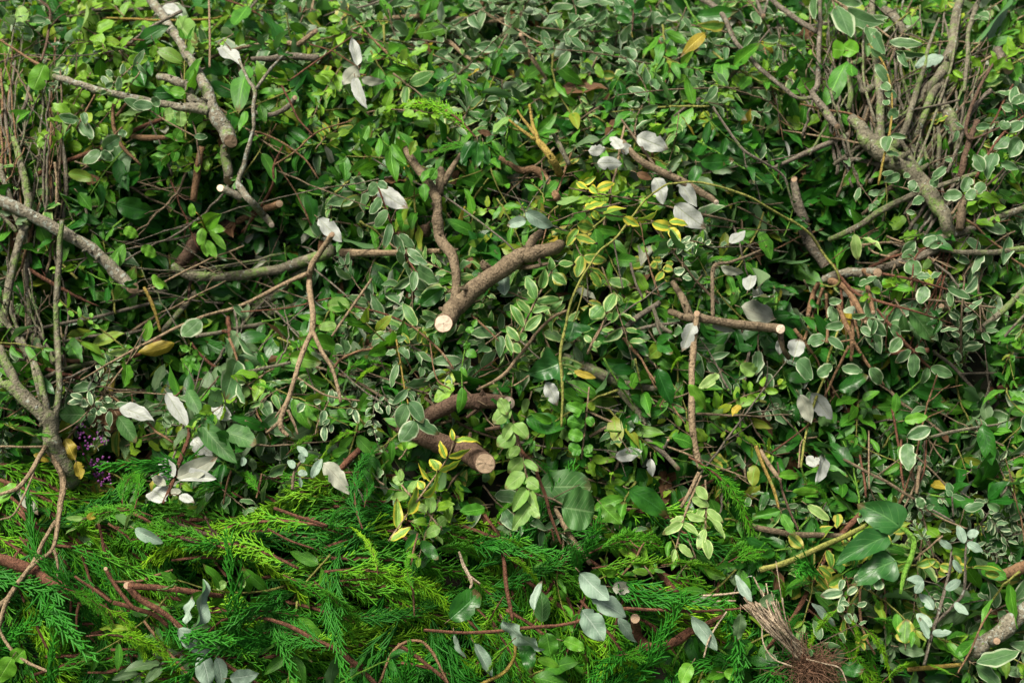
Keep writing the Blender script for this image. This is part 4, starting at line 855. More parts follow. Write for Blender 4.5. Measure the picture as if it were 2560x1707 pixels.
twig('red cypress twig standing upright in the bottom centre', 'b_red', ['H1110,700,15 1130,850,17 1150,1000,17 1180,1160,14', 'H1120,700,12 1180,750,10 1250,810,8'], 7)
twig('rough reddish twig falling down right from the pale green sprig', 'b_red', ['H1230,40,12 1320,160,14 1390,330,13 1430,480,12 1500,660,8', 'H1435,560,8 1450,640,6'], 9)
branch('cut_branch', 'tan stick running down behind the broad round leaves', 'branch', 'b_tan', ['H1400,320,17,3 1530,560,20 1620,700,22 1690,790,16,5'], 4)
twig('orange upright twig in the bottom left centre cypress', 'b_orange', ['H560,590,8 520,780,10 530,980,9 540,1130,7'], 7)
branch('gnarled_branch', 'gnarled rusty branch stub with a cut knob at the bottom right of centre', 'branch', 'b_red', ['H1950,1400,24,3 2040,1335,38 2140,1335,36 2250,1290,32 2352,1220,28 I100,1270,26 220,1210,24 380,1130,16,4', 'H2050,1330,36,5 1995,1240,34 1975,1150,36,10'], 6, '-e', 'the gnarled rusty stub', wood='woodbrown')
twig('brown twig sloping down at the bottom edge, left of the arched shoot', 'b_red', ['H-20,1320,19 120,1420,20 300,1580,16'], 7)
twig('thin arched brown shoot curving over at the bottom edge', 'b_orange', ['H310,1568,10 390,1380,12 480,1300,12 580,1295,12 660,1370,12 720,1490,10 760,1568,8'], 10)
twig('brown twig under the arched shoot at the bottom', 'b_red', ['H430,1310,12 560,1400,14 700,1510,14 760,1568,12'], 7)
twig('pale peeling stick standing in the cypress below centre', 'b_straw', ['H830,710,8,10 860,800,13 910,900,13 905,950,9', 'H890,860,8 970,920,7'], 9)
twig('yellow green thick shoot curving down at the bottom centre', 'b_yellow', ['H1195,1280,12 1190,1400,13 1120,1500,14 960,1580,14'], 7)
twig('orange dead twig right of the ivy free hollow, lower centre right', 'b_orange', ['H1890,870,7 1980,760,10 2010,700,10 2040,650,5', 'H2010,690,6 1950,640,6 1890,550,5'], 8)
twig('reddish comb like dead cypress tip above the level red twig', 'b_red', ['H1930,1010,9 2050,960,12 2150,960,12 2260,968,8', 'H2100,960,8 2150,1000,6', 'H2180,960,8 2120,1010,6'], 7)
twig('thick reddish twig with a pale cut end left of the grey leaf, mid bottom', 'b_red', ['G2352,40,24 2260,130,26 2180,210,24,8', 'G2352,190,8 2200,195,8'], 7, 'e')
twig('thin brown twig hanging to the right of the silver leaves, lower left', 'b_orange', ['G1510,180,8 1480,280,8 1460,400,6', 'G1710,200,8 1690,300,8 1675,360,6'], 8)
branch('forked_branch', 'leaning brown stick in the dark tangle right of the dark log', 'branch', 'b_dark', ['E880,1290,12,6 1000,1180,10 960,1080,8', 'E1000,1370,14 1100,1355,16 1180,1370,18 1215,1440,14 1250,1560,12'], 7)

# ---- cut straw tuft with roots
pr = at(2012 , 1650, .05)
root = root_empty('straw_tuft', pr); tag(root, 'dry straw tuft with fibrous brown roots at the bottom right', 'dead plant')
LAND.append(('the dry straw tuft', 1920, 1560))
g = Geo()
for i in range(64):
    u = hr.random(); w_ = hr.normal() * .5
    b = parse(f'I{905 + 40 * hr.normal():.0f},{1410 + 25 * hr.normal():.0f}', .05)[0]
    m = parse(f'I{690 + 45 * w_ + 95 * u + 12 * hr.normal():.0f},{1230 - 60 * u + 14 * hr.normal():.0f}', .1)[0]
    e = parse(f'I{500 + 40 * w_ + 230 * u + 20 * hr.normal():.0f},{1060 - 30 * u - 170 * max(0, hr.normal() - .7):.0f}', .115)[0]
    pts = np.array([at(q[0], q[1], q[3] + hr.uniform(-.012, .018)) for q in (b, m, e)])
    r = hr.uniform(.0009, .0019); tube(g, catmull(pts, 5), np.linspace(r, r * .6, 11), 5, .12, hr)
for s in ('I930,1410,5 1050,1440,5 1150,1470,5 1195,1568,5', 'I840,1460,5 720,1410,5 650,1310,5 640,1200,4', 'I500,975,7 370,990,7 245,998,7', 'I470,1030,6 340,1033,6', 'I410,1100,6 340,1200,7 290,1290,6 260,1400,5'):
    P, R, q = path3d(s, .11); tube(g, catmull(P, 4), np.interp(np.linspace(0, 1, len(P) * 4 - 3), np.linspace(0, 1, len(R)), R), 5, .08, hr)
g.build('dry_stalk', M['b_straw'], root, pr)
g = Geo()
for i in range(250):
    b = parse(f'I{930 + 45 * hr.normal():.0f},{1450 + 30 * hr.normal():.0f}', .07)[0]; p = at(b[0], b[1], b[3]); d = hr.normal(size=3) * .5 + np.array([.6, -.3, -.5])
    pts = [p]
    for k in range(5): d = nrm(d + hr.normal(size=3) * .7); pts.append(pts[-1] + d * hr.uniform(.008, .02))
    tube(g, np.array(pts), np.full(6, .0006), 3, 0, None, close=False)
g.build('root_mat', M['root'], root, pr)

# ---- purple berries
root = root_empty('berry_sprig', at(215, 1165, .03)); tag(root, 'small purple berry cluster in the dark hollow beside the left bush stem', 'berries'); org = np.array(root.location)
LAND.append(('the purple berries', 225, 1165))
g = Geo(); P, R, q = path3d('G520,0,8 570,120,8 640,230,7 690,290,5', .03); tube(g, catmull(P, 4), np.full(13, .0012), 5, .05, hr)
g.build('stem', M['b_red'], root, org)
for (cx, cy) in ((540, -70), (600, 150), (655, 110), (640, 210), (680, 250), (560, 20), (660, -10)):
    g = Geo()
    for i in range(13):
        q = parse(f'G{cx + 26 * hr.normal():.0f},{cy + 22 * hr.normal():.0f}', .04)[0]; p = at(q[0], q[1], .035 + hr.uniform(-.006, .012)); r = hr.uniform(.0018, .0026)
        th = np.linspace(-math.pi / 2, math.pi / 2, 6)
        tube(g, p + np.outer(np.sin(th) * r, nrm(hr.normal(size=3))), np.maximum(np.cos(th) * r, 1e-5), 8, 0, None, close=False)
    g.build('berry_cluster', M['berry'], root, org)

# ------------------------------------------------------------------ hand placed loose leaves
def LL(label, mat, spec, **k):
    if mat.startswith('silver'):
        k['lift'] = k.get('lift', 7) * 1.05; k.setdefault('curl', .28); k.setdefault('fold', .28); k.setdefault('wave', .08)
        if k.get('shape') == 'oval': k['shape'] = ([0, .06, .2, .4, .6, .8, .93, 1], [.0, .45, .86, 1., .93, .58, .22, .0])
    lone_leaf(label, mat, spec, **k)
# silver undersides
LL('white upright leaf on a rusty twig at the top, left of centre', 'silver', 'B170,430>125,265,85', lift=9, shape='oval')
LL('white leaf hanging down below the upright one at the top, left of centre', 'silver', 'B150,510>185,705,90', lift=9, shape='oval')
LL('dull grey brown leaf between the upright and the hanging white leaf', 'silverdull', 'B170,440>75,560,100', lift=8, shape='oval')
LL('dry curled whitish leaf with dark edge right of the hanging white leaf', 'silverdull', 'B190,510>320,585,50', lift=8)
LL('big white leaf lying tip down right left of the dark central fork', 'silver', 'B300,1230>485,1395,130', lift=9, shape='oval', land='the big white leaf by the fork')
LL('white leaf lying level above the rust coloured dead leaf', 'silver', 'B1730,1068>1908,1060,95', lift=9, shape='oval')
LL('largest white leaf, tip to the right, top of the white group right of centre', 'silver', 'B1990,890>2195,985,130', lift=9, shape='oval', land='the largest white leaf')
LL('white leaf standing upright left of the largest white leaf', 'silver', 'B1895,975>1825,872,80', lift=9, shape='oval')
LL('small white leaf folded behind a green leaf, left end of the white group', 'silver', 'B1675,985>1795,985,75', lift=8, shape='oval')
LL('white leaf partly hidden under the brown branch by the white group', 'silver', 'B1890,1000>1975,930,75', lift=6, shape='oval')
LL('white leaf hanging under the brown branch with the pale cut end', 'silver', 'B2105,1160>2205,1310,110', lift=6, shape='oval')
LL('white oval leaf hanging at the right of centre below the pale cut end', 'silver', 'C70,1335>260,1510,140', lift=9, shape='oval')
LL('white leaf behind the yellow vine above the hanging white oval leaf', 'silver', 'C100,1195>215,1355,110', lift=6, shape='oval')
LL('white leaf peering through the lime leaves beside the upper lichened branch', 'silver', 'A1440,300>1555,440,115', lift=5, shape='oval')
LL('white leaf at the top edge behind the lichened branch', 'silver', 'A1060,50>1190,65,85', lift=6, shape='oval')
LL('white blotched leaf hanging by the cut top of the tan hanging twig', 'silver', 'D2080,-10>2240,140,110', lift=7, shape='oval')
LL('white torn leaf with pointed tip near the small forked branch at right', 'silver', 'F430,150>540,80,80', lift=8)
LL('white leaf pointing up in the white group by the white cut branch', 'silver', 'F550,458>600,330,78', lift=11, shape='oval', land='the white leaf trio')
LL('narrow white leaf edge under the pointing up white leaf', 'silver', 'F615,440>700,430,36', lift=11, shape='oval')
LL('white squared leaf with grey veins above the white cut branch', 'silver', 'F580,500>705,505,115', lift=10, shape='round')
LL('large dull white leaf behind the white cut branch', 'silverdull', 'F500,570>735,670,165', lift=5, shape='oval')
LL('cream leaf with brown veins right of the small upright fork', 'silverdull', 'F370,305>528,372,80', lift=9, shape='oval')
LL('white leaf hanging left of the long tan stick under the white cut branch', 'silver', 'F195,668>115,845,105', lift=8, shape='oval')
LL('dull leaf hanging under the middle of the white cut branch', 'silverdull', 'F310,690>470,705,60', lift=6, shape='oval')
LL('bright white folded leaf below the white cut end', 'silver', 'F850,895>880,770,130', lift=10, shape='round', fold=.5)
LL('white leaf half hidden behind the stub below the white cut end', 'silver', 'F760,780>735,880,65', lift=7, shape='oval')
LL('dull white leaf hanging left of the green vine at right', 'silverdull', 'F885,1140>985,1310,100', lift=8, shape='oval')
LL('pale lilac white leaf hanging behind the green vine at right', 'silver', 'F960,1125>1095,1305,120', lift=6, shape='oval')
LL('white leaf hanging below the ivy shoots at left with orange stem tip', 'silver', 'D1090,1130>1225,1345,105', lift=9, shape='oval', land='the white leaf at lower left')
LL('broad white leaf lying above the dead brown leaf at lower left', 'silver', 'D780,1225>1015,1285,110', lift=6, shape='oval')
LL('whitish cupped leaf right of the white hanging leaf at lower left', 'silver', 'D1360,1230>1515,1290,120', lift=6, shape='oval')
LL('white leaf tucked below the lobed ivy leaf in the centre', 'silver', 'E1395,1060>1495,1200,105', lift=7, shape='oval')
LL('silver leaf at the bottom edge of the white pair, half behind a big green leaf', 'silver', 'D1260,1430>1370,1540,120', lift=6, shape='oval')
LL('grey leaf with a dark midrib by the cut red twig, lower centre left', 'silverdull', 'H-60,130>130,290,120', lift=7, shape='oval')
LL('pale grey leaf shining through the leaves near the right end of the level red twig', 'silverdull', 'H1830,940>1970,960,90', lift=5, shape='oval')
LL('white curved leaf behind broad leaves near the grey stub', 'silver', 'H1850,90>2030,60,100', lift=6, shape='oval')
LL('white leaf with curved edge under the green leaf by the grey stub', 'silver', 'H2080,100>2075,225,70', lift=6, shape='oval')
for i, (lab, sp) in enumerate([('crumpled white petal like leaf in the lower right hollow', 'I930,90>1000,155,70'), ('narrow white leaf beside the crumpled white one, lower right', 'I1050,90>1035,190,45'), ('small white leaf between two others in the lower right hollow', 'I985,100>1015,130,50')]):
    LL(lab, 'silver', sp, lift=8, shape='oval', fold=.5)
# grey green crumpled leaves
LL('large grey green leaf standing on its end at the bottom centre right', 'grey', 'H1620,845>1800,1040,160', lift=12.5, shape='long', fold=.35, land='the large grey green leaf')
LL('grey green leaf bent to the right below the standing one', 'grey', 'H1690,1000>1945,1135,130', lift=12.5, shape='long', fold=.35, curl=.5)
LL('grey green leaf hanging under the level red twig', 'grey', 'H1630,1090>1790,1280,160', lift=12.5, shape='long')
LL('thin grey leaf folded beside a dark rounded leaf at the bottom centre', 'grey', 'H1320,1090>1350,890,62', lift=10, shape='long', fold=.45)
LL('wavy grey green leaf hanging across the level red twig', 'grey', 'H1120,1150>1330,1440,85', lift=12, shape='long', wave=.2)
LL('small curled grey leaf below the bright spray tip at bottom centre', 'grey', 'H800,1250>835,1425,56', lift=9, shape='long')
LL('long grey leaf pointing down at the bottom edge, centre', 'grey', 'H930,1310>1055,1530,95', lift=8, shape='long')
LL('pale wavy leaf standing upright left of the taller wavy one, bottom left', 'grey', 'G1225,1190>1240,985,64', lift=10, shape='long', wave=.2, fold=.5)
LL('tall pale wavy leaf standing upright in the cypress, bottom left', 'grey', 'G1275,1210>1370,890,72', lift=10, shape='long', wave=.25, fold=.5, land='the tall pale wavy leaf')
LL('grey green leaf at the top of the drooping trio, bottom left of centre', 'grey', 'G1165,1210>1365,1390,120', lift=10, shape='long')
LL('grey green leaf hanging down in the drooping trio, bottom left of centre', 'grey', 'G1310,1380>1400,1580,130', lift=10, shape='long')
LL('narrow grey green leaf right in the drooping trio, bottom left of centre', 'grey', 'G1415,1400>1490,1590,90', lift=9, shape='long')
LL('grey leaf lying at the bottom edge right of the drooping trio', 'grey', 'G1500,1535>1690,1520,100', lift=10, shape='long')
LL('dark rounded leaf with bitten edge at the bottom centre', 'dark', 'H770,1150>975,970,175', lift=9, shape='round', land='the dark rounded leaf', eaten=.2)
LL('dark oval leaf behind the thin grey folded leaf', 'bigleaf', 'H1370,1170>1390,950,120', lift=7, shape='oval')
LL('dark green wavy leaf behind the wavy grey green one', 'dark', 'H1230,1240>1350,1490,110', lift=9, shape='long', wave=.2)
LL('dull grey green leaf hanging left below the brown twig end', 'grey', 'H1870,1140>1990,1320,80', lift=6, shape='long')
LL('grey blue leaf lying at an angle under the level red twig, right', 'grey', 'I175,1130>370,1335,80', lift=11, shape='long', land='the grey blue leaf')
LL('silvery leaf pointing up left above the straw tuft', 'grey', 'I575,1035>450,868,72', lift=12, shape='long')
LL('green grey leaf pointing right above the straw tuft', 'olive', 'I610,1070>735,1000,72', lift=12, shape='long')
LL('wavy green leaf hanging left of the straw tuft', 'olive', 'I500,1110>500,1310,85', lift=11, shape='long', wave=.2)
LL('green leaf pointing left at the end of the level red twig', 'olive', 'I350,1060>185,990,60', lift=10, shape='long')
# big greens and others
LL('large serrated green leaf reaching down right beside the white pair', 'bigleaf', 'D1290,1310>1535,1590,150', lift=9, shape='long', land='the large serrated green leaf')
LL('broad green leaf right of the large serrated one', 'bigleaf', 'D1465,1385>1700,1440,150', lift=8, shape='oval')
LL('green leaf with a sharp tip above the white leaves at lower left', 'bigleaf', 'D1215,1110>1350,1260,100', lift=8)
LL('dark green leaf hanging right of the dead brown leaf', 'bigleaf', 'D770,1280>900,1450,110', lift=7, shape='oval')
LL('green oval leaf in the dark left hollow behind the pale hanging shoots', 'bigleaf', 'D560,1270>380,1270,120', lift=5, shape='oval')
LL('dead brown crumpled leaf in the lower left hollow', 'brown', 'D860,1270>560,1370,150', lift=3, shape='pointed', wave=.2, curl=.6)
LL('dead brown curled leaf above the crumpled brown one', 'brown', 'D570,1260>750,1290,70', lift=3, shape='oval', curl=.6)
LL('lobed ivy leaf below the yellow vine in the centre', 'ivy', 'E1490,930>1280,1040,270', lift=8, shape=IVY, land='the lobed ivy leaf', cat='ivy leaf')
LL('second ivy leaf right of the yellow vine, above the lobed one', 'ivy', 'E1580,665>1545,815,245', lift=7, shape=IVY, cat='ivy leaf')
LL('broad dark round leaf with toothed edge, front one of the pair', 'bigleaf', 'H1500,420>1735,450,290', lift=10, shape='round', land='the broad round leaf pair', fold=.1)
LL('broad lighter round leaf with toothed edge, back one of the pair', 'bigleaf', 'H1350,290>1700,270,230', lift=6, shape='round', fold=.1)
LL('very dark drooping leaf above the broad round pair', 'dark', 'E1270,1290>1500,1400,150', lift=6, shape='oval')
LL('glossy dark green leaf right of the broad round pair', 'dark', 'H1940,300>2225,450,150', lift=7, shape='oval', land='the glossy dark leaf')
LL('pale torn leaf right of the broad round pair', 'green', 'H1760,400>1880,540,110', lift=7, shape='oval', eaten=.2)
LL('green leaf with notched tip near the pale torn leaf', 'green', 'H1880,520>1890,380,100', lift=6, shape='round', eaten=.2)
LL('glossy dark leaf hanging right of the forked dark mossy branch', 'dark', 'E2120,970>2210,1210,120', lift=9, shape='oval')
LL('long dark green leaf hanging in the lower right, pointed down', 'dark', 'I2080,-120>2160,140,110', lift=7)
LL('dark green long leaf by the dark central stem', 'dark', 'E580,560>720,430,110', lift=6, shape='long')
LL('yellow dead leaf caught on the thin tan shoot at left', 'gold', 'D1140,805>915,915,78', lift=9, shape='long', land='the yellow dead leaf')
LL('yellow leaf hanging at the top right of centre', 'gold', 'C270,220>150,305,80', lift=9, land='the yellow leaf at the top')
LL('olive yellow leaf above the yellow one at the top right', 'yellowedge', 'C395,160>265,215,65', lift=9)
LL('bright yellow tipped leaf right of the lobed ivy leaf', 'gold', 'E1580,985>1720,1045,52', lift=8, shape='long')
LL('small yellow leaf in the right lower green leaves', 'gold', 'F500,1210>425,1270,62', lift=8)
LL('rust coloured dead leaf under the level white leaf', 'brown', 'B1990,1130>2090,1180,55', lift=8)
LL('orange brown dead leaf by the cypress spray at the top middle', 'brown', 'B1040,880>945,855,45', lift=7)
LL('bright round leaf, left one of the shining pair at upper right', 'bright', 'C1180,330>1060,320,115', lift=10, shape='round', land='the shining round leaf pair')
LL('bright round leaf, right one of the shining pair at upper right', 'bright', 'C1165,300>1270,352,115', lift=10, shape='round')
LL('big mid green leaf hanging under the shining round pair', 'green', 'C1190,400>1070,650,100', lift=7, shape='long')
LL('squarish green leaf hanging right under the shining round pair', 'green', 'C1225,420>1215,540,80', lift=9, shape='oval')
LL('rough grey green round leaf caught on the lichened branch', 'lime', 'A1170,125>1180,265,125', lift=12, shape='round', eaten=.25, land='the round leaf on the lichened branch')
LL('large veined leaf below the prongs of the forked lichen twig', 'green', 'A1630,430>1500,700,120', lift=6, shape='long')
LL('large pale leaf with dark spots at the top left', 'lime', 'A530,210>570,10,85', lift=9, shape='long')
LL('yellow green broad spotted leaf near the left edge', 'bright', 'A290,420>220,580,115', lift=9, shape='round', land='the yellow green spotted leaf')
LL('bitten lime leaf near the left top corner', 'lime', 'A150,145>110,40,95', lift=9, shape='round', eaten=.25)
LL('oblong dark leaf hanging at the top, left of centre', 'dark', 'A1740,90>1850,240,90', lift=9, shape='oval')
LL('grey green broad leaf at the top edge left of centre', 'green', 'A1620,40>1510,200,90', lift=8, shape='oval')
LL('lone bright round leaf behind the lichened side limb', 'bright', 'A1210,610>1100,580,65', lift=8, shape='oval')
LL('left leaf of the round pale pair below the lichened side limb', 'lime', 'A1140,740>1060,750,85', lift=10, shape='round')
LL('right leaf of the round pale pair below the lichened side limb', 'lime', 'A1185,830>1165,725,80', lift=10, shape='round', land='the round pale leaf pair')
LL('green leaf hanging below the round pale pair', 'green', 'A1190,840>1130,910,70', lift=9, shape='round')
LL('broad dark green leaf spreading in the dark left hollow', 'dark', 'A760,1330>1000,1400,150', lift=4, shape='long', land='the broad dark leaf in the hollow')
LL('dark green leaf above the broad dark one in the left hollow', 'dark', 'A750,1210>970,1140,110', lift=3, shape='long')
LL('pale undersided leaf curved like a boat in the left hollow', 'green', 'A445,1135>625,1150,75', lift=7, shape='oval')
LL('pale green leaf with bent tip in the left hollow', 'green', 'A510,1260>610,1370,90', lift=7)
LL('bright green oval leaf above the diagonal branch end', 'bright', 'D805,60>915,95,78', lift=9, shape='oval')
LL('bright oval leaf with a brown spot right of the diagonal branch end', 'bright', 'D920,180>1033,222,75', lift=9, shape='oval')
LL('bright three lobed leaf above the long level mossy branch', 'bright', 'D1000,420>1140,370,130', lift=8, shape=IVY)
LL('deep green pointed leaf beneath the thin tan shoot at left', 'bright', 'D950,790>990,650,65', lift=7)
LL('large blotched white edged leaf on the long thin tan shoot', 'varieg', 'D1310,650>1190,770,120', lift=13, shape='oval', land='the blotched white edged leaf')
LL('white margined leaf hanging from the thin grey stem at left', 'varieg', 'D1545,925>1475,1080,92', lift=12, shape='oval')
LL('narrow white margined leaf right of the hanging thin grey stem', 'varieg', 'D1560,765>1655,890,34', lift=12)
LL('white edged leaf at the lower end of the thin grey stem', 'varieg', 'D1552,1060>1620,1220,66', lift=11)
LL('small white leaf at the joint of the long thin tan shoot', 'varieg', 'D1525,560>1605,610,55', lift=12)
LL('pale folded leaf lying on the long thin tan shoot', 'pale', 'D700,870>855,850,40', lift=11)
LL('notched green grey leaf below the long thin tan shoot', 'green', 'D820,930>850,1060,80', lift=10, eaten=.2)
LL('light green leaf with yellow margin right of the forked tan twig', 'lime', 'D2290,550>2090,550,105', lift=9, shape='oval')
LL('bright oval leaf right of the fork of the tan hanging twig', 'lime', 'D2200,690>2065,690,68', lift=9, shape='oval')
LL('broad dull leaf with yellow rim behind the tan hanging twig', 'green', 'D1890,900>2100,900,120', lift=6, shape='oval')
LL('drooping dark green leaf, left of three below the cypress sprig at top centre', 'dark', 'B930,920>815,1060,80', lift=10)
LL('drooping dark green leaf, middle of three below the cypress sprig at top centre', 'dark', 'B950,930>960,1110,85', lift=11, land='the drooping dark leaf trio')
LL('drooping dark green leaf, right of three below the cypress sprig at top centre', 'dark', 'B990,940>1020,1080,60', lift=10)
LL('pale green curled leaf left of the yellow pronged stem', 'lime', 'B1150,770>1050,860,80', lift=11, shape='oval')
LL('grey green leaf with clear veins lying above the central sawn fork', 'grey', 'B1265,1385>1445,1500,100', lift=11, shape='oval', land='the veined grey leaf')
LL('grey leaf left of the veined grey one', 'grey', 'B1270,1440>1140,1460,75', lift=9, shape='oval')
LL('hanging grey leaf under the central sawn fork', 'grey', 'E1120,340>1130,510,110', lift=4, shape='oval')
LL('large dark glossy leaf lying level in the right hollow', 'dark', 'C240,1060>460,1070,105', lift=8, shape='oval', land='the level glossy leaf')
LL('dark leaf hanging below the level glossy leaf', 'dark', 'C210,1080>220,1210,85', lift=7, shape='oval')
LL('long grey green leaf hanging at the upper right edge', 'grey', 'C2260,0>2090,220,60', lift=10, shape='long')
LL('grey green leaf lying level among the right bush stems', 'grey', 'C1825,370>1620,420,90', lift=6, shape='long')
LL('pale pointed leaf hanging right of the thick grey branch', 'pale', 'F1245,90>1270,275,75', lift=10, land='the pale pointed leaf')
LL('narrow pale leaf spreading right from the pale pointed leaf', 'pale', 'F1290,120>1440,185,45', lift=10)
LL('large serrated leaf hanging in the right middle', 'bigleaf', 'F1600,580>1790,775,130', lift=8, shape='long')
LL('mid green serrated leaf left of the large hanging serrated one', 'bigleaf', 'F1560,620>1590,800,80', lift=6, shape='long')
LL('deep green ribbed leaf above the variegated twig at right', 'green', 'F1440,380>1540,520,110', lift=6, shape='oval')
LL('big glossy green leaf at right below the variegated leaves', 'dark', 'F1140,1110>1345,1025,100', lift=10, shape='oval')
LL('bright shiny oval leaf in the lower right dark leaves', 'bright', 'F1570,1310>1725,1285,85', lift=10, shape='oval', land='the shiny bright oval leaf')
LL('dark pointed leaf above the shiny bright oval leaf', 'green', 'F1295,1175>1405,1105,65', lift=9)
LL('upright green leaf left above the shiny bright oval leaf', 'green', 'F1505,1255>1540,1130,65', lift=10)
LL('serrated grey green leaf below the shiny bright oval leaf', 'varieg', 'F1740,1355>1590,1440,100', lift=9)
LL('grey green leaf with pale rim hanging below the serrated one', 'varieg', 'I1590,0>1590,170,110', lift=9, shape='oval')
LL('yellowish oval leaf left of the right lower hollow', 'pale', 'F355,1005>245,1105,75', lift=9, shape='oval')
LL('big green oval leaf left of the long tan hanging stick foot', 'green', 'F50,1420>225,1435,115', lift=9, shape='oval')
LL('long green leaf with brown tear right of the long tan hanging stick', 'bright', 'F155,1075>325,1230,80', lift=9, shape='long')
LL('toothed olive leaf right of the long tan hanging stick', 'lime', 'F500,940>580,1010,110', lift=8, shape='round', eaten=.2)
LL('lone pale leaf with yellow streak above the ivy stalk', 'pale', 'I935,405>1078,515,72', lift=10, shape='oval')
LL('oval green leaf hanging at the yellow brown stem', 'green', 'I600,145>550,270,85', lift=9, shape='oval')
LL('bright green leaf at the right of the yellow brown stem', 'bright', 'I745,215>915,180,65', lift=9, shape='long')
LL('green leaf pointing right below the bright one by the yellow brown stem', 'bright', 'I840,315>1015,330,50', lift=9, shape='long')
LL('green leaf pointing left at the foot of the yellow brown stem', 'green', 'I760,440>590,500,75', lift=9, shape='long')
LL('dark green leaf hanging from the foot of the yellow brown stem', 'green', 'I770,460>840,610,75', lift=9, shape='long')
LL('cream and green leaf below the brown level branch', 'yellowedge', 'I815,600>910,690,80', lift=7, shape='oval')
LL('big pale yellow edged leaf standing in the bottom right', 'yellowedge', 'I1575,1310>1560,1145,120', lift=10, shape='oval', land='the big yellow edged leaf')
LL('dull grey leaf lying level under the big yellow edged leaf', 'olive', 'I1530,1330>1705,1360,85', lift=9, shape='oval')
LL('long grey green leaf in the cypress above the straw tuft roots', 'grey', 'I965,1045>1160,1180,70', lift=8, shape='long')
LL('large ribbed leaf with a pale rim in the bottom right corner', 'varieg', 'I2040,1430>2345,1380,120', lift=11, shape='long', land='the ribbed corner leaf')
LL('second ribbed leaf below the large one in the bottom right corner', 'varieg', 'I2030,1450>2200,1580,110', lift=9, shape='long')
LL('dark green leaf with twisted tip at the bottom edge right of the straw roots', 'dark', 'I1160,1450>1280,1530,100', lift=9, shape='round')
LL('yellow curled leaf at the foot of the mossy left bush stem', 'gold', 'G490,110>420,-30,90', lift=8, shape='oval', wave=.2)
LL('yellow green leaf beneath the yellow curled leaf', 'gold', 'G500,120>540,230,75', lift=8, shape='oval')
LL('yellow leaf behind the mossy left bush stem', 'gold', 'G330,110>225,75,60', lift=4, shape='oval')
LL('small yellow leaf by the conifer under the mossy left stem', 'gold', 'G565,490>640,465,50', lift=8, shape='oval')
LL('pale yellow leaf left of the small yellow one', 'lime', 'G545,490>430,510,40', lift=8, shape='oval')
LL('large dark green leaf at the left edge above the red limb', 'bright', 'G-20,390>120,260,100', lift=7, shape='oval')
LL('large green leaf in the bottom left corner', 'bright', 'G80,1400>-20,1560,130', lift=9, shape='oval')
LL('green leaf above the one in the bottom left corner', 'bright', 'G90,1420>160,1340,110', lift=8, shape='oval')
LL('green oval leaf with pale stalk over the cypress, lower centre', 'green', 'H1000,425>845,465,95', lift=9, shape='oval')
LL('dark folded leaf in the cypress of the lower centre', 'dark', 'H580,640>700,760,80', lift=8, shape='oval')
LL('green leaf at the bottom right of the level red twig', 'bright', 'H1510,1290>1655,1330,90', lift=10, shape='oval')
LL('broad green leaf by the bottom edge below the level red twig', 'green', 'H1400,1240>1430,1400,130', lift=8, shape='oval')
LL('bright leaf lying level at the bottom centre right', 'bright', 'H1340,1410>1500,1440,60', lift=9, shape='oval')
LL('pale round leaf on a thin twig in the left cypress', 'lime', 'G1600,890>1550,930,75', lift=9, shape='round')
LL('second pale leaf left of the thin twig in the left cypress', 'lime', 'G1480,910>1410,945,60', lift=9, shape='oval')
LL('grey leaf half buried in the left cypress beneath the bright arch', 'grey', 'G880,560>1050,660,80', lift=6, shape='oval')
LL('green leaf in the shade of the lower right bottom corner', 'bright', 'I180,1440>90,1560,100', lift=9, shape='oval')
LL('light green leaf left of the straw roots at the bottom', 'bright', 'I390,1500>515,1520,80', lift=9, shape='oval')

# ------------------------------------------------------------------ hand placed sprigs with their own leaves
SG = 'larger leafy sprigs on the heap'
def SP(name, label, mat, sm, stems, lv, **k): return sprig(name, label, 'sprig', mat, sm, stems, lv, group=SG, **k)
SP('variegated_sprig', 'three grey green white rimmed leaves spreading from one point at the left', 'varieg', 'b_orange', ['A800,830,5 720,910,5 655,975,5'], 'A670,970>792,890,100 652,985>553,1080,80 665,985>732,1058,64 A810,900>790,845,55', lift=11, shape='oval', land='the three grey leaf star')
SP('variegated_sprig', 'pair of white rimmed leaves on a rusty twig left of the three leaf star', 'varieg', 'b_orange', ['A620,620,6 560,730,6 500,840,6'], 'A515,780>602,915,78 510,780>383,780,78 540,740>575,800,50', lift=11, shape='oval')
SP('variegated_sprig', 'thin sprig of small white edged leaves above the lichened side limb', 'varieg', 'b_tan', ['A640,640,4 760,530,4 850,450,4 950,350,4'], 'A740,500>680,460,50 790,490>830,420,45 850,460>840,500,30 870,430>955,335,45 900,420>935,490,28 690,580>740,530,40 770,600>790,500,45 700,600>650,620,40', lift=11, land='the thin white edged sprig')
SP('variegated_sprig', 'crumpled white edged leaves across the lichened side limb', 'varieg', 'b_tan', ['A860,640,4 960,710,5 1100,800,5 1250,880,5 1300,900,4'], 'A1000,690>865,680,75 990,680>1050,650,75 950,720>820,640,70 1270,890>1355,900,45', lift=12, shape='oval')
SP('variegated_sprig', 'dusky white rimmed sprig hanging beside the dark central stem', 'varieg', 'b_red', ['B290,1190,6 340,1330,7 400,1500,7 E410,90,6 490,250,6 560,360,5 540,400,4'],
   'B300,1200>228,1270,85 320,1290>238,1395,80 360,1370>268,1495,78 300,1190>360,1230,60 E380,20>358,192,62 410,95>475,225,68 440,90>545,192,66 430,200>470,300,56 500,250>625,275,66 500,290>488,362,46 548,305>650,415,80 542,335>515,458,62 490,190>610,270,60', lift=12, shape='oval', land='the dusky hanging sprig')
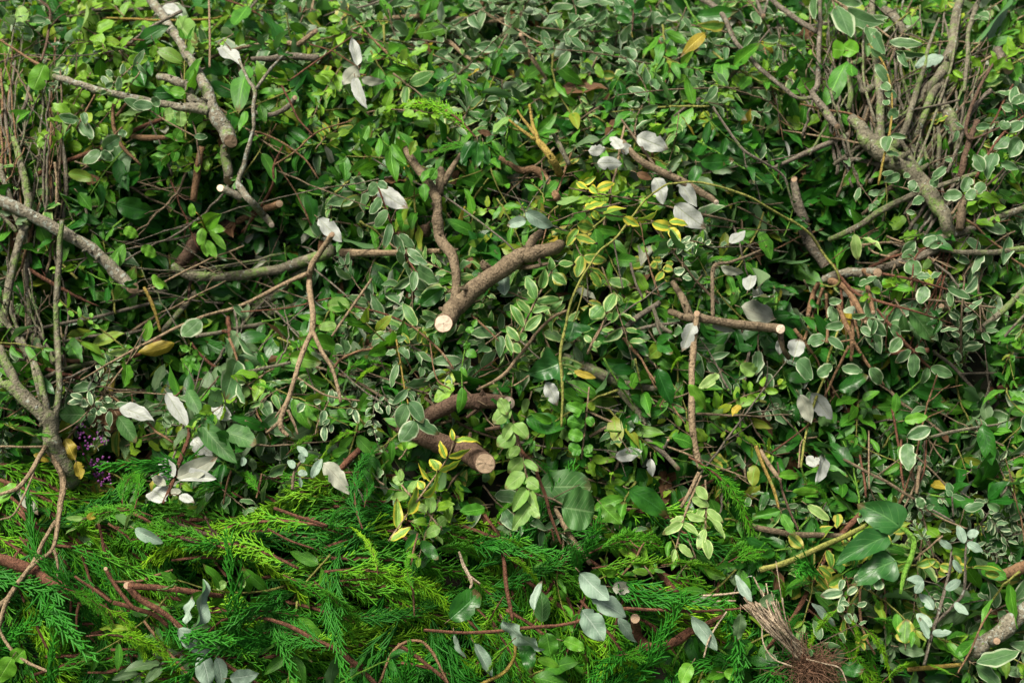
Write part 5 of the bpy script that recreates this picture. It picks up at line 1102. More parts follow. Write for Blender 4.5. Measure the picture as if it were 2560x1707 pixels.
SP('variegated_sprig', 'upright sprig of cream edged leaves right of the pale oval sawn face', 'cream', 'b_tan', ['E1200,870,8 1250,700,8 1330,530,7 1390,420,6 1430,340,5'],
   'E1330,520>1270,355,80 1365,450>1412,318,80 1345,540>1512,485,64 1290,610>1198,518,68 1310,605>1415,545,60 1250,700>1173,538,70 1260,725>1382,615,76 1225,790>1118,690,62 1232,785>1275,735,60 1180,870>1118,745,56 1230,865>1180,800,60 1440,350>1530,420,72 1425,330>1445,250,60 1480,290>1580,270,56', lift=11, land='the cream edged upright sprig')
SP('variegated_sprig', 'white edged drooping sprig left of the dark curved log', 'varieg', 'b_yellow', ['E420,780,6 450,950,6 480,1130,6 520,1280,6 530,1360,5'],
   'E430,790>470,760,60 490,1105>412,1222,66 500,1190>622,1300,105 495,1200>405,1360,105 530,1290>702,1402,88 540,1310>470,1460,120 430,940>368,1088,58 440,830>492,910,74 415,850>355,880,50 425,950>390,930,50 485,1120>565,1190,40', lift=12, shape='oval', land='the drooping white edged sprig')
SP('variegated_sprig', 'variegated leaves along a dark red stem reaching to the lower right', 'varieg', 'b_red', ['F1390,580,8 1480,690,11 1600,830,11 1770,1000,8'],
   'F1550,770>1464,868,82 1640,850>1788,850,54 1612,848>1522,930,62 1632,870>1640,1028,86 1720,962>1704,1088,54 1740,962>1888,1018,76 1480,690>1545,760,70 1450,640>1370,620,50', lift=12, shape='oval', land='the red stemmed white edged sprig')
SP('variegated_sprig', 'dark green white rimmed leaves around the drooping orange shoots', 'varieg', 'b_orange', ['F1100,520,6 1180,640,6 1290,650,5', 'F1240,780,6 1100,800,5 1000,780,4'],
   'F1340,640>1445,765,100 1285,700>1365,755,54 1160,965>1302,978,74 1000,1010>1122,960,90 1345,965>1452,1078,90 1050,770>932,790,90 870,640>950,705,100 1070,770>1182,832,64 870,920>995,1000,130 1080,540>1150,510,60 1090,560>1120,665,70 1170,680>1070,720,66 1240,620>1190,560,70 1235,630>1310,610,66 1270,420>1368,395,60 1380,650>1360,760,60', lift=12, shape='oval', land='the dark white rimmed cluster')
SP('variegated_sprig', 'white edged leaves up the dark stem to the right of the lichened stub', 'varieg', 'b_red', ['F1620,390,5 1640,250,6 1700,190,6 1800,150,5'],
   'F1560,225>1642,140,82 1555,255>1660,185,70 1600,265>1662,385,110 1700,170>1780,90,80 1730,180>1835,135,54 1650,370>1745,370,70 1750,390>1820,330,60 1700,430>1690,560,88 1860,470>1895,565,56 1850,440>2005,505,62', lift=13, shape='oval')
SP('variegated_sprig', 'long wavy pale rimmed leaves drooping at the top right edge', 'varieg', 'b_tan', ['C1080,-20,7 1190,60,7 1300,130,6 1370,240,5 1440,300,4'],
   'C1085,-20>1092,152,60 1130,40>1212,205,76 1205,75>1272,215,90 1290,135>1465,120,60 1370,215>1432,365,64 1470,270>1688,302,70 1140,20>1305,5,70 1510,335>1712,350,42 1330,180>1380,290,50 960,-20>1010,110,55 1540,330>1560,430,40', lift=13, shape='long', land='the wavy rimmed top sprig')
SP('variegated_vine', 'slender upright vine of small white edged leaves before the right bush', 'varieg', 'b_yellow', ['C1340,290,6 1430,410,6 1480,560,6 1490,700,7 1475,860,8 1430,1060,9 1400,1210,8'],
   'C1350,320>1432,402,34 1380,422>1490,540,56 1478,592>1402,522,62 1440,600>1522,645,62 1470,725>1532,765,82 1480,885>1592,893,42 1468,888>1435,990,84 1450,1000>1575,1005,36 1460,690>1440,640,50 1420,1140>1520,1120,36', lift=13, shape='oval', land='the slender white edged vine')
SP('variegated_sprig', 'four round white rimmed leaves on a tan stick at the right', 'varieg', 'b_tan', ['C1880,1400,9 1920,1340,8 1955,1275,6'], 'C1948,1275>1822,1280,82 1955,1258>1985,1160,84 2040,1265>2095,1178,74 1965,1280>2052,1270,76 1960,1300>2080,1315,30', lift=12, shape='round', land='the four round leaf star')
SP('variegated_sprig', 'cluster of large white edged leaves at the right edge', 'varieg', 'b_red', ['C2040,1160,10 2150,960,10 2260,830,8 2352,760,7'], 'C2170,1000>2070,1140,110 2090,1120>2030,1000,90 2040,830>2132,850,64 2200,1070>2320,1090,60 2250,890>2160,980,100 2330,910>2220,1020,110 2280,720>2200,690,60 2260,860>2350,790,90 2300,690>2260,560,70 2350,620>2270,720,70 2190,800>2260,840,60', lift=11, land='the white edged edge cluster')
SP('variegated_sprig', 'small white edged leaves hanging from the slanting right limb', 'varieg', 'b_tan', ['C1480,1210,4 1600,1240,5 1700,1300,4'], 'C1545,1140>1445,1190,70 1640,1180>1600,1240,64 1610,1200>1672,1250,60 1700,1290>1620,1330,64 1580,1380>1650,1400,36 1400,1280>1450,1230,40 1740,1170>1800,1210,80 1840,1090>1750,1190,70 1600,1130>1570,1170,44', lift=11)
SP('fine_variegated_sprig', 'feathery upright sprig of narrow grey white edged leaves at the right', 'smallvar', 'b_brown', ['F1965,360,5 1948,560,7 1940,760,8 1945,920,7'],
   'F1965,470>2105,385,50 1960,600>2100,525,46 1930,650>1855,600,50 1950,660>2040,620,36 1925,715>1808,705,40 1950,720>2035,680,40 1915,835>1845,780,54 1860,860>1795,800,50 1960,820>2060,790,46 1955,850>2050,840,42 1900,860>1940,935,60 1950,800>2010,740,44 1935,860>1955,820,40 1930,760>1880,730,40', lift=11, shape='oval', land='the feathery grey sprig')
SP('yellow_edged_sprig', 'bright yellow edged sprig leaning right over the sawn log, lower centre', 'goldedge', 'b_tan', ['H370,640,6 490,470,7 600,320,7 700,180,6 760,90,5 E800,1440,4'],
   'H430,565>428,362,80 490,465>582,288,84 590,345>802,222,46 650,255>545,145,48 692,180>668,85,76 700,182>862,130,46 745,100>690,-10,66 760,92>905,40,44 380,640>520,552,36 E800,1445>962,1352,52 795,1440>770,1360,40 H600,300>560,240,60', lift=13, land='the yellow edged sprig', curl=.4, fold=.4)
SP('lime_sprig', 'lime sprig of oval leaves left of the yellow edged sprig', 'lime', 'b_tan', ['H720,570,6 620,450,7 500,330,7 430,240,6'], 'H620,450>555,385,64 640,460>660,330,80 500,340>370,370,72 510,330>540,240,64 460,270>400,210,60 710,560>590,585,80 690,540>755,470,80 440,250>470,170,50', lift=9, shape='oval')
SP('lime_sprig', 'hanging pale green sprig of paired oval leaves, lower centre', 'lime', 'b_tan', ['E1050,1060,5 1120,1160,6 1180,1300,6 1190,1450,7 H1240,100,7 1280,250,7 1300,410,5'],
   'H1258,195>1122,305,112 1250,100>1145,190,96 1272,300>1162,440,96 1298,400>1178,555,100 1250,115>1362,172,54 1268,232>1350,300,84 1285,300>1345,440,72 1295,410>1345,500,60 E1165,1220>1055,1330,104 1090,1165>1160,1265,84 1045,1110>1060,1060,60 1185,1330>1292,1415,104 1190,1390>1088,1490,116 1205,1470>1165,1565,76 1190,1330>1090,1420,80 H1220,20>1165,95,66', lift=12, shape='oval', land='the hanging pale green sprig', curl=.15, fold=.12)
SP('pale_sprig', 'pale yellowish variegated sprigs hanging right of the broad leaf pair', 'pale', 'b_tan', ['I245,210,7 170,380,8 120,520,8 75,700,5', 'I270,240,7 275,440,7 265,620,5'],
   'I210,285>288,365,66 180,360>302,415,66 280,430>385,522,54 282,480>415,600,54 268,620>305,740,74 262,430>195,490,64 150,460>255,538,56 120,525>228,602,64 118,520>5,590,70 98,660>190,745,56 72,690>38,790,44 130,480>40,525,50 270,560>210,690,60 140,450>175,420,60', lift=12, shape='long', land='the pale hanging sprigs')
SP('bright_sprig', 'fresh bright green shoot standing in the dark left hollow', 'bright', 'b_yellow', ['D1330,130,6 1340,60,6 1300,-30,5 1260,-60,4'], 'D1350,60>1475,45,62 1325,50>1308,168,62 1370,75>1492,185,54 1330,120>1350,245,60 1350,130>1412,258,66 1335,40>1410,-50,60 1260,-20>1250,-110,50 1360,60>1365,95,40 1290,20>1250,40,40', lift=11, shape='oval', land='the fresh bright shoot')
SP('green_sprig', 'curved slender shoot with narrow light leaves left of the ochre twig', 'bright', 'b_olive', ['D815,835,5 680,730,6 570,650,6 440,570,5 390,520,4'], 'D440,580>465,470,26 450,590>480,640,36 520,640>525,560,28 510,650>540,700,40 575,655>610,680,30 600,690>660,700,30 410,560>370,530,40 600,640>590,600,30', lift=11)
SP('dark_green_sprig', 'dark green serrated shoot hanging below the yellow dead leaf', 'green', 'b_green', ['D1250,800,5 1240,870,5 1240,950,4'], 'D1240,850>1170,830,50 1235,880>1190,990,60 1245,880>1245,950,66 1250,900>1310,1000,64 1240,940>1215,1030,56 1255,850>1300,880,46', lift=9)
SP('fine_variegated_sprig', 'small sprig of tiny white rimmed leaves in the left hollow', 'smallvar', 'b_tan', ['D380,1390,4 500,1320,4 580,1240,4 620,1190,4'], 'D560,1170>440,1190,44 540,1160>460,1130,40 610,1230>610,1270,50 640,1240>660,1275,46 680,1170>735,1170,52 620,1210>670,1190,50 600,1210>570,1100,40 580,1200>520,1210,40 650,1230>700,1250,40 560,1230>540,1160,40', lift=8, shape='oval', land='the tiny white rimmed sprig')
SP('fine_variegated_sprig', 'white edged small leaves clustered by the tips of the forked tan twig', 'smallvar', 'b_tan', ['D2150,1180,4 2080,1320,5 2060,1400,4', 'D2300,1200,4 2250,1150,4'], 'D1990,1200>1935,1250,64 2170,1200>2150,1100,50 2120,1240>2100,1340,56 2110,1340>2145,1300,40 2120,1350>2120,1440,56 2160,1330>2170,1390,36 2300,1220>2330,1180,44 2310,1230>2340,1330,46 2100,1180>2030,1195,44 2300,1230>2260,1270,44 1960,1080>1990,1060,44', lift=8, shape='oval')
SP('fine_variegated_sprig', 'tiny silvery rimmed sprig beside the yellow leaves right of centre', 'smallvar', 'b_tan', ['E2330,120,4 2290,250,4 2300,370,4'], 'E2290,140>2350,120,40 2300,200>2360,150,44 2280,220>2360,230,50 2240,340>2305,335,60 2290,370>2350,385,36 2300,280>2350,280,40 F30,180>70,120,50 120,150>80,230,50 130,160>200,170,54 110,150>130,110,50 200,150>180,220,50 230,150>240,110,44 270,160>310,130,40 F60,330>140,340,54 130,380>165,355,30', lift=10, shape='oval', land='the tiny silvery rimmed sprig')
SP('yellow_variegated_sprig', 'small round yellow variegated leaves right of centre', 'yellowedge', 'b_olive', ['E2090,240,4 2130,320,4 2170,390,4'], 'E2100,260>2150,270,50 2120,280>2085,310,56 2160,320>2230,320,60 2160,340>2130,400,50 2170,380>2230,390,44 2130,270>2105,250,30 2180,280>2230,290,40 F0,320>60,320,56', lift=10, shape='round')
SP('cream_edged_sprig', 'row of curved cream and yellow edged leaves above the long yellow vine', 'goldedge', 'b_tan', ['B1640,1350,5 1780,1400,5 1990,1430,5 2110,1450,5 2240,1480,4'], 'B1770,1400>1915,1368,56 1990,1430>2172,1415,52 2090,1455>2225,1520,84 2200,1450>2352,1435,44 2200,1490>2285,1580,76 1900,1420>2005,1490,66 1650,1370>1780,1300,66 1700,1380>1750,1440,56', lift=10, land='the row of yellow edged leaves')
SP('yellow_variegated_sprig', 'mottled dark yellow leaves right of the curved root like branch', 'goldedge', 'b_olive', ['B1640,1180,4 1700,1220,4'], 'B1640,1200>1728,1165,52 1728,1240>1855,1178,64 1685,1215>1742,1265,60 1600,1190>1660,1240,44', lift=10)
SP('yellow_edged_sprig', 'yellow rimmed leaves below the vine, right of the central fork', 'yellowedge', 'b_tan', ['E1560,60,5 1620,220,5 1700,330,5'], 'E1600,30>1720,60,90 1610,60>1520,160,70 1630,230>1610,380,80 1640,240>1790,290,76 1680,320>1830,375,50 1690,340>1760,440,70 1590,110>1715,130,66 1440,370>1535,410,90', lift=8, shape='oval')
SP('cream_edged_sprig', 'cream edged crumpled leaves on the short tan stick', 'cream', 'b_tan', ['E1790,600,5 1760,700,6 1720,780,5'], 'E1790,600>1850,445,84 1770,560>1690,640,110 1760,720>1845,710,54 1690,800>1650,740,46 1700,810>1765,815,50', lift=11)
SP('green_sprig', 'upright shoot of rounded fresh green leaves under the lobed ivy leaf', 'green', 'b_tan', ['E1630,1560,6 1660,1300,7 1680,1090,5'], 'E1650,1250>1530,1190,84 1650,1340>1540,1300,100 1640,1420>1540,1390,90 1630,1500>1550,1520,84 1640,1530>1710,1520,60 1660,1290>1720,1330,60 1670,1200>1720,1230,50 H1630,60>1540,30,84 1640,50>1710,40,60', lift=8, shape='round', land='the upright round leaved shoot')
SP('green_sprig', 'hanging light green shoot above the dark curved log', 'green', 'b_green', ['E880,790,5 850,960,5 850,1100,5'], 'E850,1090>870,1262,72 870,800>900,850,60 840,960>880,1010,40 910,740>890,690,60 920,700>940,650,44 880,850>930,900,70', lift=10)
SP('green_sprig', 'three leaved dark shoot rising above the left cut of the central fork', 'green', 'b_green', ['B610,1250,5 590,1190,5 570,1150,4'], 'B585,1190>668,1080,74 600,1200>610,1310,70 640,1170>695,1110,60', lift=10)
SP('dark_green_sprig', 'long dark drooping leaves left of the red topped central stem', 'green', 'b_green', ['B290,870,5 340,930,5 390,970,4'], 'B240,820>165,950,60 390,950>360,1200,90 390,940>475,1080,70 310,900>310,1040,46 475,1080>515,1220,44 550,920>495,1010,60', lift=10)
SP('dark_green_sprig', 'row of dark leaves at the very top edge, right of centre', 'dark', 'b_dark', ['B1960,200,6 1970,90,6 1980,-20,5'], 'B1960,100>1830,40,60 1980,90>2090,20,60 1950,150>1850,110,56 1975,60>1900,-40,50 1980,60>2050,-30,50 1965,150>2050,110,50', lift=9, shape='long')
SP('grey_leaved_sprig', 'grey silver leaves on thin stems at the right of the ivy shoot', 'grey', 'b_grey', ['I1700,1450,6 1760,1230,6 1840,960,6 1880,700,6', 'I1960,960,6 1975,640,6'],
   'I1880,690>1795,630,46 1960,655>1930,530,60 1980,650>2090,710,70 1890,760>1945,860,46 1840,960>1955,880,56 1760,1090>1710,965,70 1750,1200>1640,1110,70 1700,900>1585,900,70 1640,980>1700,900,56 1730,1280>1690,1130,50 1900,1040>1975,1140,56 1750,1240>1875,1245,50 1980,600>2060,590,60', lift=11, shape='oval', land='the grey leaved sprig')
SP('fine_variegated_sprig', 'small pale rimmed leaves below the large ivy leaf, bottom right', 'smallvar', 'b_orange', ['I1190,870,4 1210,990,5 1190,1120,4'], 'I1170,970>1030,1010,70 1240,890>1312,865,56 1200,990>1260,930,50 1170,1000>1150,1100,48 1260,1060>1325,1060,40 1190,1110>1220,1180,56 1340,920>1300,960,64 1400,960>1410,880,70 1160,1040>1215,1045,44 1170,1100>1135,1060,50 1170,890>1150,960,44', lift=10, shape='oval')
SP('yellow_edged_sprig', 'yellow edged curled leaves left of the large lower ivy leaf', 'yellowedge', 'b_yellow', ['I1080,980,6 1060,900,6 1000,820,5'], 'I1070,960>980,820,56 1070,930>1185,880,90 1010,810>1130,860,56 1150,750>1230,780,76 1060,700>1130,800,66', lift=8, shape='oval')
SP('yellow_edged_sprig', 'yellow and green long leaves behind the ivy shoot at the right', 'yellowedge', 'b_olive', ['I1500,800,6 1800,800,6 2100,820,5'], 'I1650,800>1790,780,60 1800,800>1900,830,70 2020,820>2215,795,50 2100,850>2200,870,50 1800,810>1720,760,54 1900,790>1990,840,54 1600,790>1510,850,60 1940,800>1880,740,50', lift=8, shape='long')
SP('variegated_sprig', 'pale rimmed thin leaves at the right below the dark twigs', 'varieg', 'b_tan', ['I1690,420,6 1830,500,6 1980,560,5'], 'I1700,420>1650,360,70 1720,430>1765,400,40 1880,330>1850,250,56 1880,340>1980,375,40 1960,430>2095,405,60 2190,440>2120,390,60 1880,350>1850,300,40', lift=9, shape='oval')

SP('silver_sprig', 'reddish stem with big cream white leaves lying on the cypress at lower left', 'silver', 'b_red', ['D1228,1345,8 1235,1400,11 1215,1480,13 G1215,10,14 1170,130,14 1130,250,13 1065,395,11'],
   'G1145,215>1025,110,130 1155,225>1425,115,130@silverdull 1160,230>1410,190,120 1085,372>925,240,140 1085,278>992,215,66@silverdull 1170,342>1268,375,60 1115,325>1185,310,50@silverdull', lift=11, shape=([0, .06, .2, .4, .6, .8, .93, 1], [.0, .5, .9, 1., .93, .62, .28, .0]), land='the cream white leaf pair', curl=.3, fold=.25)
SP('silver_sprig', 'small grey silver leaves on a bare brown stem, left of the dark sprays', 'grey', 'b_brown', ['G1910,305,10 1920,200,10 1960,130,8 2000,90,6'], 'G1915,170>1900,70,50 1945,190>2010,205,46 1980,130>1965,60,46 2040,230>2080,90,64 1965,290>1965,220,30 1580,150>1600,80,44 2010,90>1940,10,50', lift=9, shape='oval')

# ivy shoot with big glossy leaves
iv = SP('ivy_shoot', 'thick yellow green ivy stalk with a cut end lying level at the lower right', 'ivy', 'b_olive', ['I625,830,20 800,780,20 1000,690,20 1200,600,18 1330,530,14'], '', lift=9, land='the cut ivy stalk')
sprig('ivy_shoot', 'green ivy stem curving down with large glossy lobed leaves, lower right', 'ivy', 'ivy', 'b_green', ['I1545,985,10 1570,860,18 1620,730,18 1632,640,18 1590,580,17 1545,553,10', 'I1605,690,8 1540,670,7 1460,650,6', 'I1590,775,9 1550,780,8 1505,770,6', 'I1600,620,8 1590,570,8 1545,555,6'],
      '', lift=12, shape=IVY, land='the curving ivy shoot', group=SG)
ivroot = [o for o in bpy.data.objects if o.name.startswith('ivy_shoot') and o.type == 'EMPTY'][-1]
for sp_, wd_ in (('I1545,553>1305,345', 235), ('I1460,605>1115,745', 190), ('I1510,770>1195,875', 250), ('I1560,520>1520,465', 70)):
    (b, t, wpx, mk), = leaves_parse(sp_ + f',{wd_}'); g = Geo()
    hero_leaf(g, b, t, wpx, HEART if wd_ < 250 else IVY, .115, curl=.5, fold=.4, nv=15, eaten=0)
    g.build('leaf', M['ivy'], ivroot, np.array(ivroot.location))

# ------------------------------------------------------------------ cypress sprays: each one a thing
def place_frond(b, t, k, mat, lift, label=None, roll=0., rng=hr):
    Pb, Pt = at(b[0], b[1], lift), at(t[0], t[1], lift * .6)
    ax = Pt - Pb; sc = np.linalg.norm(ax) / .275
    n = nrm(normal(Pb) * .5 + nrm(CAM - Pb) * .7 + .25 * rng.normal(size=3)); fr = frame(ax, n)
    c, s = math.cos(roll), math.sin(roll); fr = np.stack([fr[0], fr[1] * c + fr[2] * s, fr[2] * c - fr[1] * s])
    from mathutils import Matrix
    o = root_empty('cypress_spray', Pb)
    if fr[1] @ UPV > 0: fr = fr * np.array([[1], [-1], [1]])
    mw = Matrix([[*(fr[:, i_] * sc), Pb[i_]] for i_ in range(3)] + [[0, 0, 0, 1]])
    o.matrix_world = mw
    new_obj('stem', FROND[k][1], o); new_obj('foliage', frond_mesh(k, mat), o)
    tag(o, label, 'cypress spray', 'cypress sprays'); return o
FR_HERO = [
 ('G2140,545', 'G880,700', 'cyp_bright', 7, 'bright arching cypress spray whose tip droops left, upper one in the bottom left'),
 ('G1950,820', 'G780,860', 'cyp_bright', 7, 'bright arching cypress spray below the upper arching one, tip to the left'),
 ('G1500,700', 'G620,760', 'cyp_mid', 5, 'mid green cypress spray tucked between the two bright arching sprays'),
 ('G1850,860', 'G2300,1330', 'cyp_mid', 8, 'blue green cypress spray sloping down right from the bent red twig'),
 ('H-50,840', 'H880,1240', 'cyp_bright', 10, 'brightest long cypress spray reaching down right across the bottom centre'),
 ('H50,900', 'H700,1010', 'cyp_bright', 8, 'bright cypress spray lying above the brightest long one'),
 ('H-120,900', 'H100,1330', 'cyp_mid', 8, 'mid green spray hanging left of the brightest long cypress spray'),
 ('G1350,1110', 'G2200,1280', 'cyp_dark', 6, 'blue green spray around the arched red twig at the bottom'),
 ('G2200,1350', 'G1370,1290', 'cyp_dark', 6, 'dark spray with its tip left below the arched red twig'),
 ('G560,1260', 'G1230,1560', 'cyp_bright', 8, 'bright spray sloping to the bottom edge, left of the grey trio'),
 ('G200,900', 'G330,1480', 'cyp_mid', 6, 'mid green spray hanging below the thick red cypress limb'),
 ('G650,1050', 'G960,1540', 'cyp_bright', 7, 'yellow green spray hanging from the rough red twig'),
 ('G420,950', 'G760,1180', 'cyp_mid', 8, 'fresh spray covering the broken end of the thick red limb'),
 ('G1000,1200', 'G1150,1568', 'cyp_bright', 8, 'bright spray at the bottom edge beside the grey leaf trio'),
 ('G850,440', 'G420,640', 'cyp_mid', 6, 'mid green spray lying left behind the pale hanging left shoots'),
 ('G1000,480', 'G500,560', 'cyp_mid', 4, 'mid green spray with olive stem above the bright arching pair'),
 ('G800,430', 'G960,90', 'cyp_mid', 4, 'upright spray rising beside the purple berries'),
 ('G880,430', 'G800,90', 'cyp_mid', 6, 'second upright spray rising by the purple berries'),
 ('G330,500', 'G200,380', 'cyp_dark', 5, 'dark spray by the left edge under the mossy bush stem'),
 ('D260,1350', 'D20,1240', 'cyp_mid', 7, 'spray in front of the left bush stem at the left edge'),
 ('D150,1420', 'D130,1568', 'cyp_mid', 6, 'spray hanging at the left edge under the other'),
 ('G60,1200', 'G200,1050', 'cyp_dark', 5, 'dark spray in the bottom left beneath the red limb'),
 ('G250,1568', 'G60,1500', 'cyp_dark', 6, 'dark spray in the bottom left corner'),
 ('B940,900', 'B290,700', 'cyp_bright', 9, 'cypress sprig lying alone among leaves at the top middle'),
 ('B910,960', 'B600,980', 'cyp_mid', 8, 'short cypress sprig under the lone one at the top middle'),
 ('H200,560', 'H330,-60', 'cyp_dark', 8, 'dark blue green spray standing left of the yellow edged sprig'),
 ('H210,420', 'H120,150', 'cyp_dark', 6, 'dark spray leaning left of the standing dark one'),
 ('H160,420', 'H-30,560', 'cyp_dark', 6, 'dark spray below the standing dark one'),
 ('H300,860', 'H120,500', 'cyp_bright', 9, 'bright yellow green spray standing left of the orange upright twig'),
 ('H540,980', 'H560,640', 'cyp_mid', 8, 'spray standing along the orange upright twig'),
 ('H520,960', 'H660,720', 'cyp_dark', 7, 'dark spray leaning right of the orange upright twig'),
 ('H1120,720', 'H1340,960', 'cyp_bright', 9, 'yellow green spray hanging right of the upright red cypress twig'),
 ('H1110,620', 'H1300,800', 'cyp_bright', 9, 'bright spray drooping above the upright red cypress twig'),
 ('H1120,1000', 'H980,1460', 'cyp_bright', 12, 'bright spray hanging over the level red twig, left'),
 ('H1200,1270', 'H1080,1560', 'cyp_bright', 11, 'bright spray hanging beside the thick yellow shoot'),
 ('H1450,900', 'H1440,1180', 'cyp_bright', 9, 'bright spray hanging left of the large grey green leaf'),
 ('H940,900', 'H980,1110', 'cyp_mid', 8, 'spray at the right of the dark rounded leaf'),
 ('H1270,80', 'H1490,360', 'cyp_dark', 9, 'dark soft spray hanging over the broad round leaf pair'),
 ('H1350,330', 'H1320,620', 'cyp_dark', 8, 'dark spray hanging left of the broad round leaf pair'),
 ('H1440,550', 'H1430,820', 'cyp_dark', 8, 'spray ending the rough reddish twig, pointing down'),
 ('H1540,640', 'H1600,900', 'cyp_dark', 8, 'dark spray hanging above the large grey green leaf'),
 ('H1250,380', 'H1080,520', 'cyp_mid', 7, 'spray lying left of the hanging pale green sprig'),
 ('H620,700', 'H1000,820', 'cyp_mid', 6, 'mid green spray behind the pale peeling stick'),
 ('H700,250', 'H520,120', 'cyp_mid', 1, 'spray behind the yellow edged sprig'),
 ('H980,200', 'H720,370', 'cyp_mid', -2, 'spray under the thick short log'),
 ('H1700,820', 'H2330,880', 'cyp_bright', 7, 'bright spray lying level left of the straw tuft'),
 ('H1680,720', 'H2300,720', 'cyp_mid', 7, 'fine spray lying level above the bright level one'),
 ('H1960,1030', 'H2330,1010', 'cyp_mid', 6, 'spray behind the reddish comb like dead tip'),
 ('H1850,1390', 'H2300,1480', 'cyp_mid', 8, 'spray pointing right below the gnarled rusty stub'),
 ('H1600,1350', 'H1680,1540', 'cyp_bright', 10, 'bright spray pointing down at the bottom, below the grey green leaf'),
 ('H1830,1420', 'H2050,1568', 'cyp_bright', 8, 'yellow tipped spray at the bottom edge right of centre'),
 ('I160,90', 'I610,790', 'cyp_mid', 10, 'long soft spray hanging beside the pale hanging sprigs'),
 ('I270,150', 'I560,600', 'cyp_dark', 9, 'dark spray hanging with the long soft one'),
 ('I-20,800', 'I380,900', 'cyp_bright', 7, 'bright spray left of the straw tuft top'),
 ('I350,800', 'I700,700', 'cyp_mid', 6, 'spray under the cut ivy stalk'),
 ('I700,830', 'I740,1060', 'cyp_bright', 10, 'thin bright spray hanging over the top of the straw tuft'),
 ('I420,780', 'I880,720', 'cyp_mid', 6, 'spray lying level beneath the cut ivy stalk'),
 ('I1000,900', 'I760,1060', 'cyp_dark', 6, 'dark spray right of the straw tuft'),
 ('I950,1100', 'I800,1260', 'cyp_dark', 5, 'dark spray behind the straw tuft'),
 ('I1150,1060', 'I960,1400', 'cyp_bright', 9, 'bright spray hanging right of the straw tuft'),
 ('I1200,1120', 'I1230,1420', 'cyp_bright', 9, 'bright spray hanging below the small pale rimmed leaves'),
 ('I1280,1180', 'I1560,1530', 'cyp_bright', 10, 'long bright spray sloping down right at the bottom right'),
 ('I1330,1130', 'I1560,1330', 'cyp_mid', 8, 'spray left of the big yellow edged leaf'),
 ('I1350,960', 'I1400,1200', 'cyp_mid', 8, 'spray by the rusty upright twig'),
 ('I1420,1568', 'I1740,1500', 'cyp_bright', 8, 'bright yellow spray at the bottom edge, right'),
 ('I1930,1530', 'I1760,1390', 'cyp_bright', 10, 'small bright spray in the bottom right corner'),
 ('I900,270', 'I1130,370', 'cyp_mid', 6, 'spray lying right of the yellow brown stem'),
 ('E60,1010', 'E380,930', 'cyp_mid', 5, 'cypress spray under the pinkish arc twig'),
 ('E330,950', 'E130,1060', 'cyp_bright', 6, 'bright cypress spray below the pinkish arc twig'),
 ('E450,1250', 'E330,1060', 'cyp_dark', 5, 'dark spray above the drooping white edged sprig'),
 ('E1400,600', 'E1360,870', 'cyp_dark', 8, 'dark cypress sprig hanging left of the second ivy leaf'),
 ('E1290,940', 'E1180,990', 'cyp_bright', 8, 'tiny bright cypress sprig by the lobed ivy leaf'),
 ('E2340,880', 'E2210,1000', 'cyp_bright', 8, 'small bright cypress sprig left of the long tan hanging stick'),
 ('D1850,1180', 'D1640,1080', 'cyp_mid', 5, 'cypress spray in shade left of the forked tan twig'),
 ('D2352,1380', 'D2080,1540', 'cyp_bright', 8, 'bright spray pointing left, lower left of centre'),
 ('H-300,80', 'H-60,-60', 'cyp_bright', 7, 'bright upright spray beside the thick reddish twig'),
 ('G1700,330', 'G1500,190', 'cyp_mid', 6, 'spray rising behind the serrated green leaf'),
 ('G1450,280', 'G1250,400', 'cyp_mid', 6, 'spray by the cream white pair of leaves'),
]
def pt(s):
    q = parse(s, 0)[0]; return (q[0], q[1])
from mathutils import Matrix
used = []
for i, (b, t, m, lf, lab) in enumerate(FR_HERO):
    place_frond(pt(b), pt(t), (4 + i % 7) if m == 'cyp_bright' or i % 2 else i % 4, m, lf / 100 + .012, lab, roll=hr.normal() * .3); q = pt(b); r_ = pt(t); used.append(((q[0] + r_[0]) / 2, (q[1] + r_[1]) / 2))

# ------------------------------------------------------------------ scattered repeats: prototypes, copies and a label for each
DIRS = ['right of', 'below', 'left of', 'above']
ORD = ['', 'second', 'third', 'fourth', 'fifth', 'sixth', 'seventh', 'eighth', 'ninth', 'tenth', 'eleventh', 'twelfth', 'thirteenth', 'fourteenth', 'fifteenth', 'sixteenth', 'seventeenth', 'eighteenth', 'nineteenth', 'twentieth', 'twenty-first', 'twenty-second', 'twenty-third', 'twenty-fourth']
PENDING = []        # (object, look, px, py) -> label once every neighbour is known
def finish_labels():
    cells = {}
    for (o, look, x, y) in PENDING:
        L_ = min(LAND, key=lambda l: (l[1] - x) ** 2 + (l[2] - y) ** 2)
        dx, dy = x - L_[1], y - L_[2]; d = math.hypot(dx, dy)
        k = 0 if abs(dx) > abs(dy) and dx > 0 else 2 if abs(dx) > abs(dy) else 1 if dy > 0 else 3
        cells.setdefault((look, k, L_[0]), []).append((d, o))
    for (look, k, ph), lst in cells.items():
        lst.sort(key=lambda q: q[0])
        for i, (d, o) in enumerate(lst):
            o['label'] = f"{look} {DIRS[k]} {ph}" + ('' if len(lst) == 1 else ', nearest one' if i == 0 else f', {ORD[min(i, len(ORD) - 1)]} nearest')

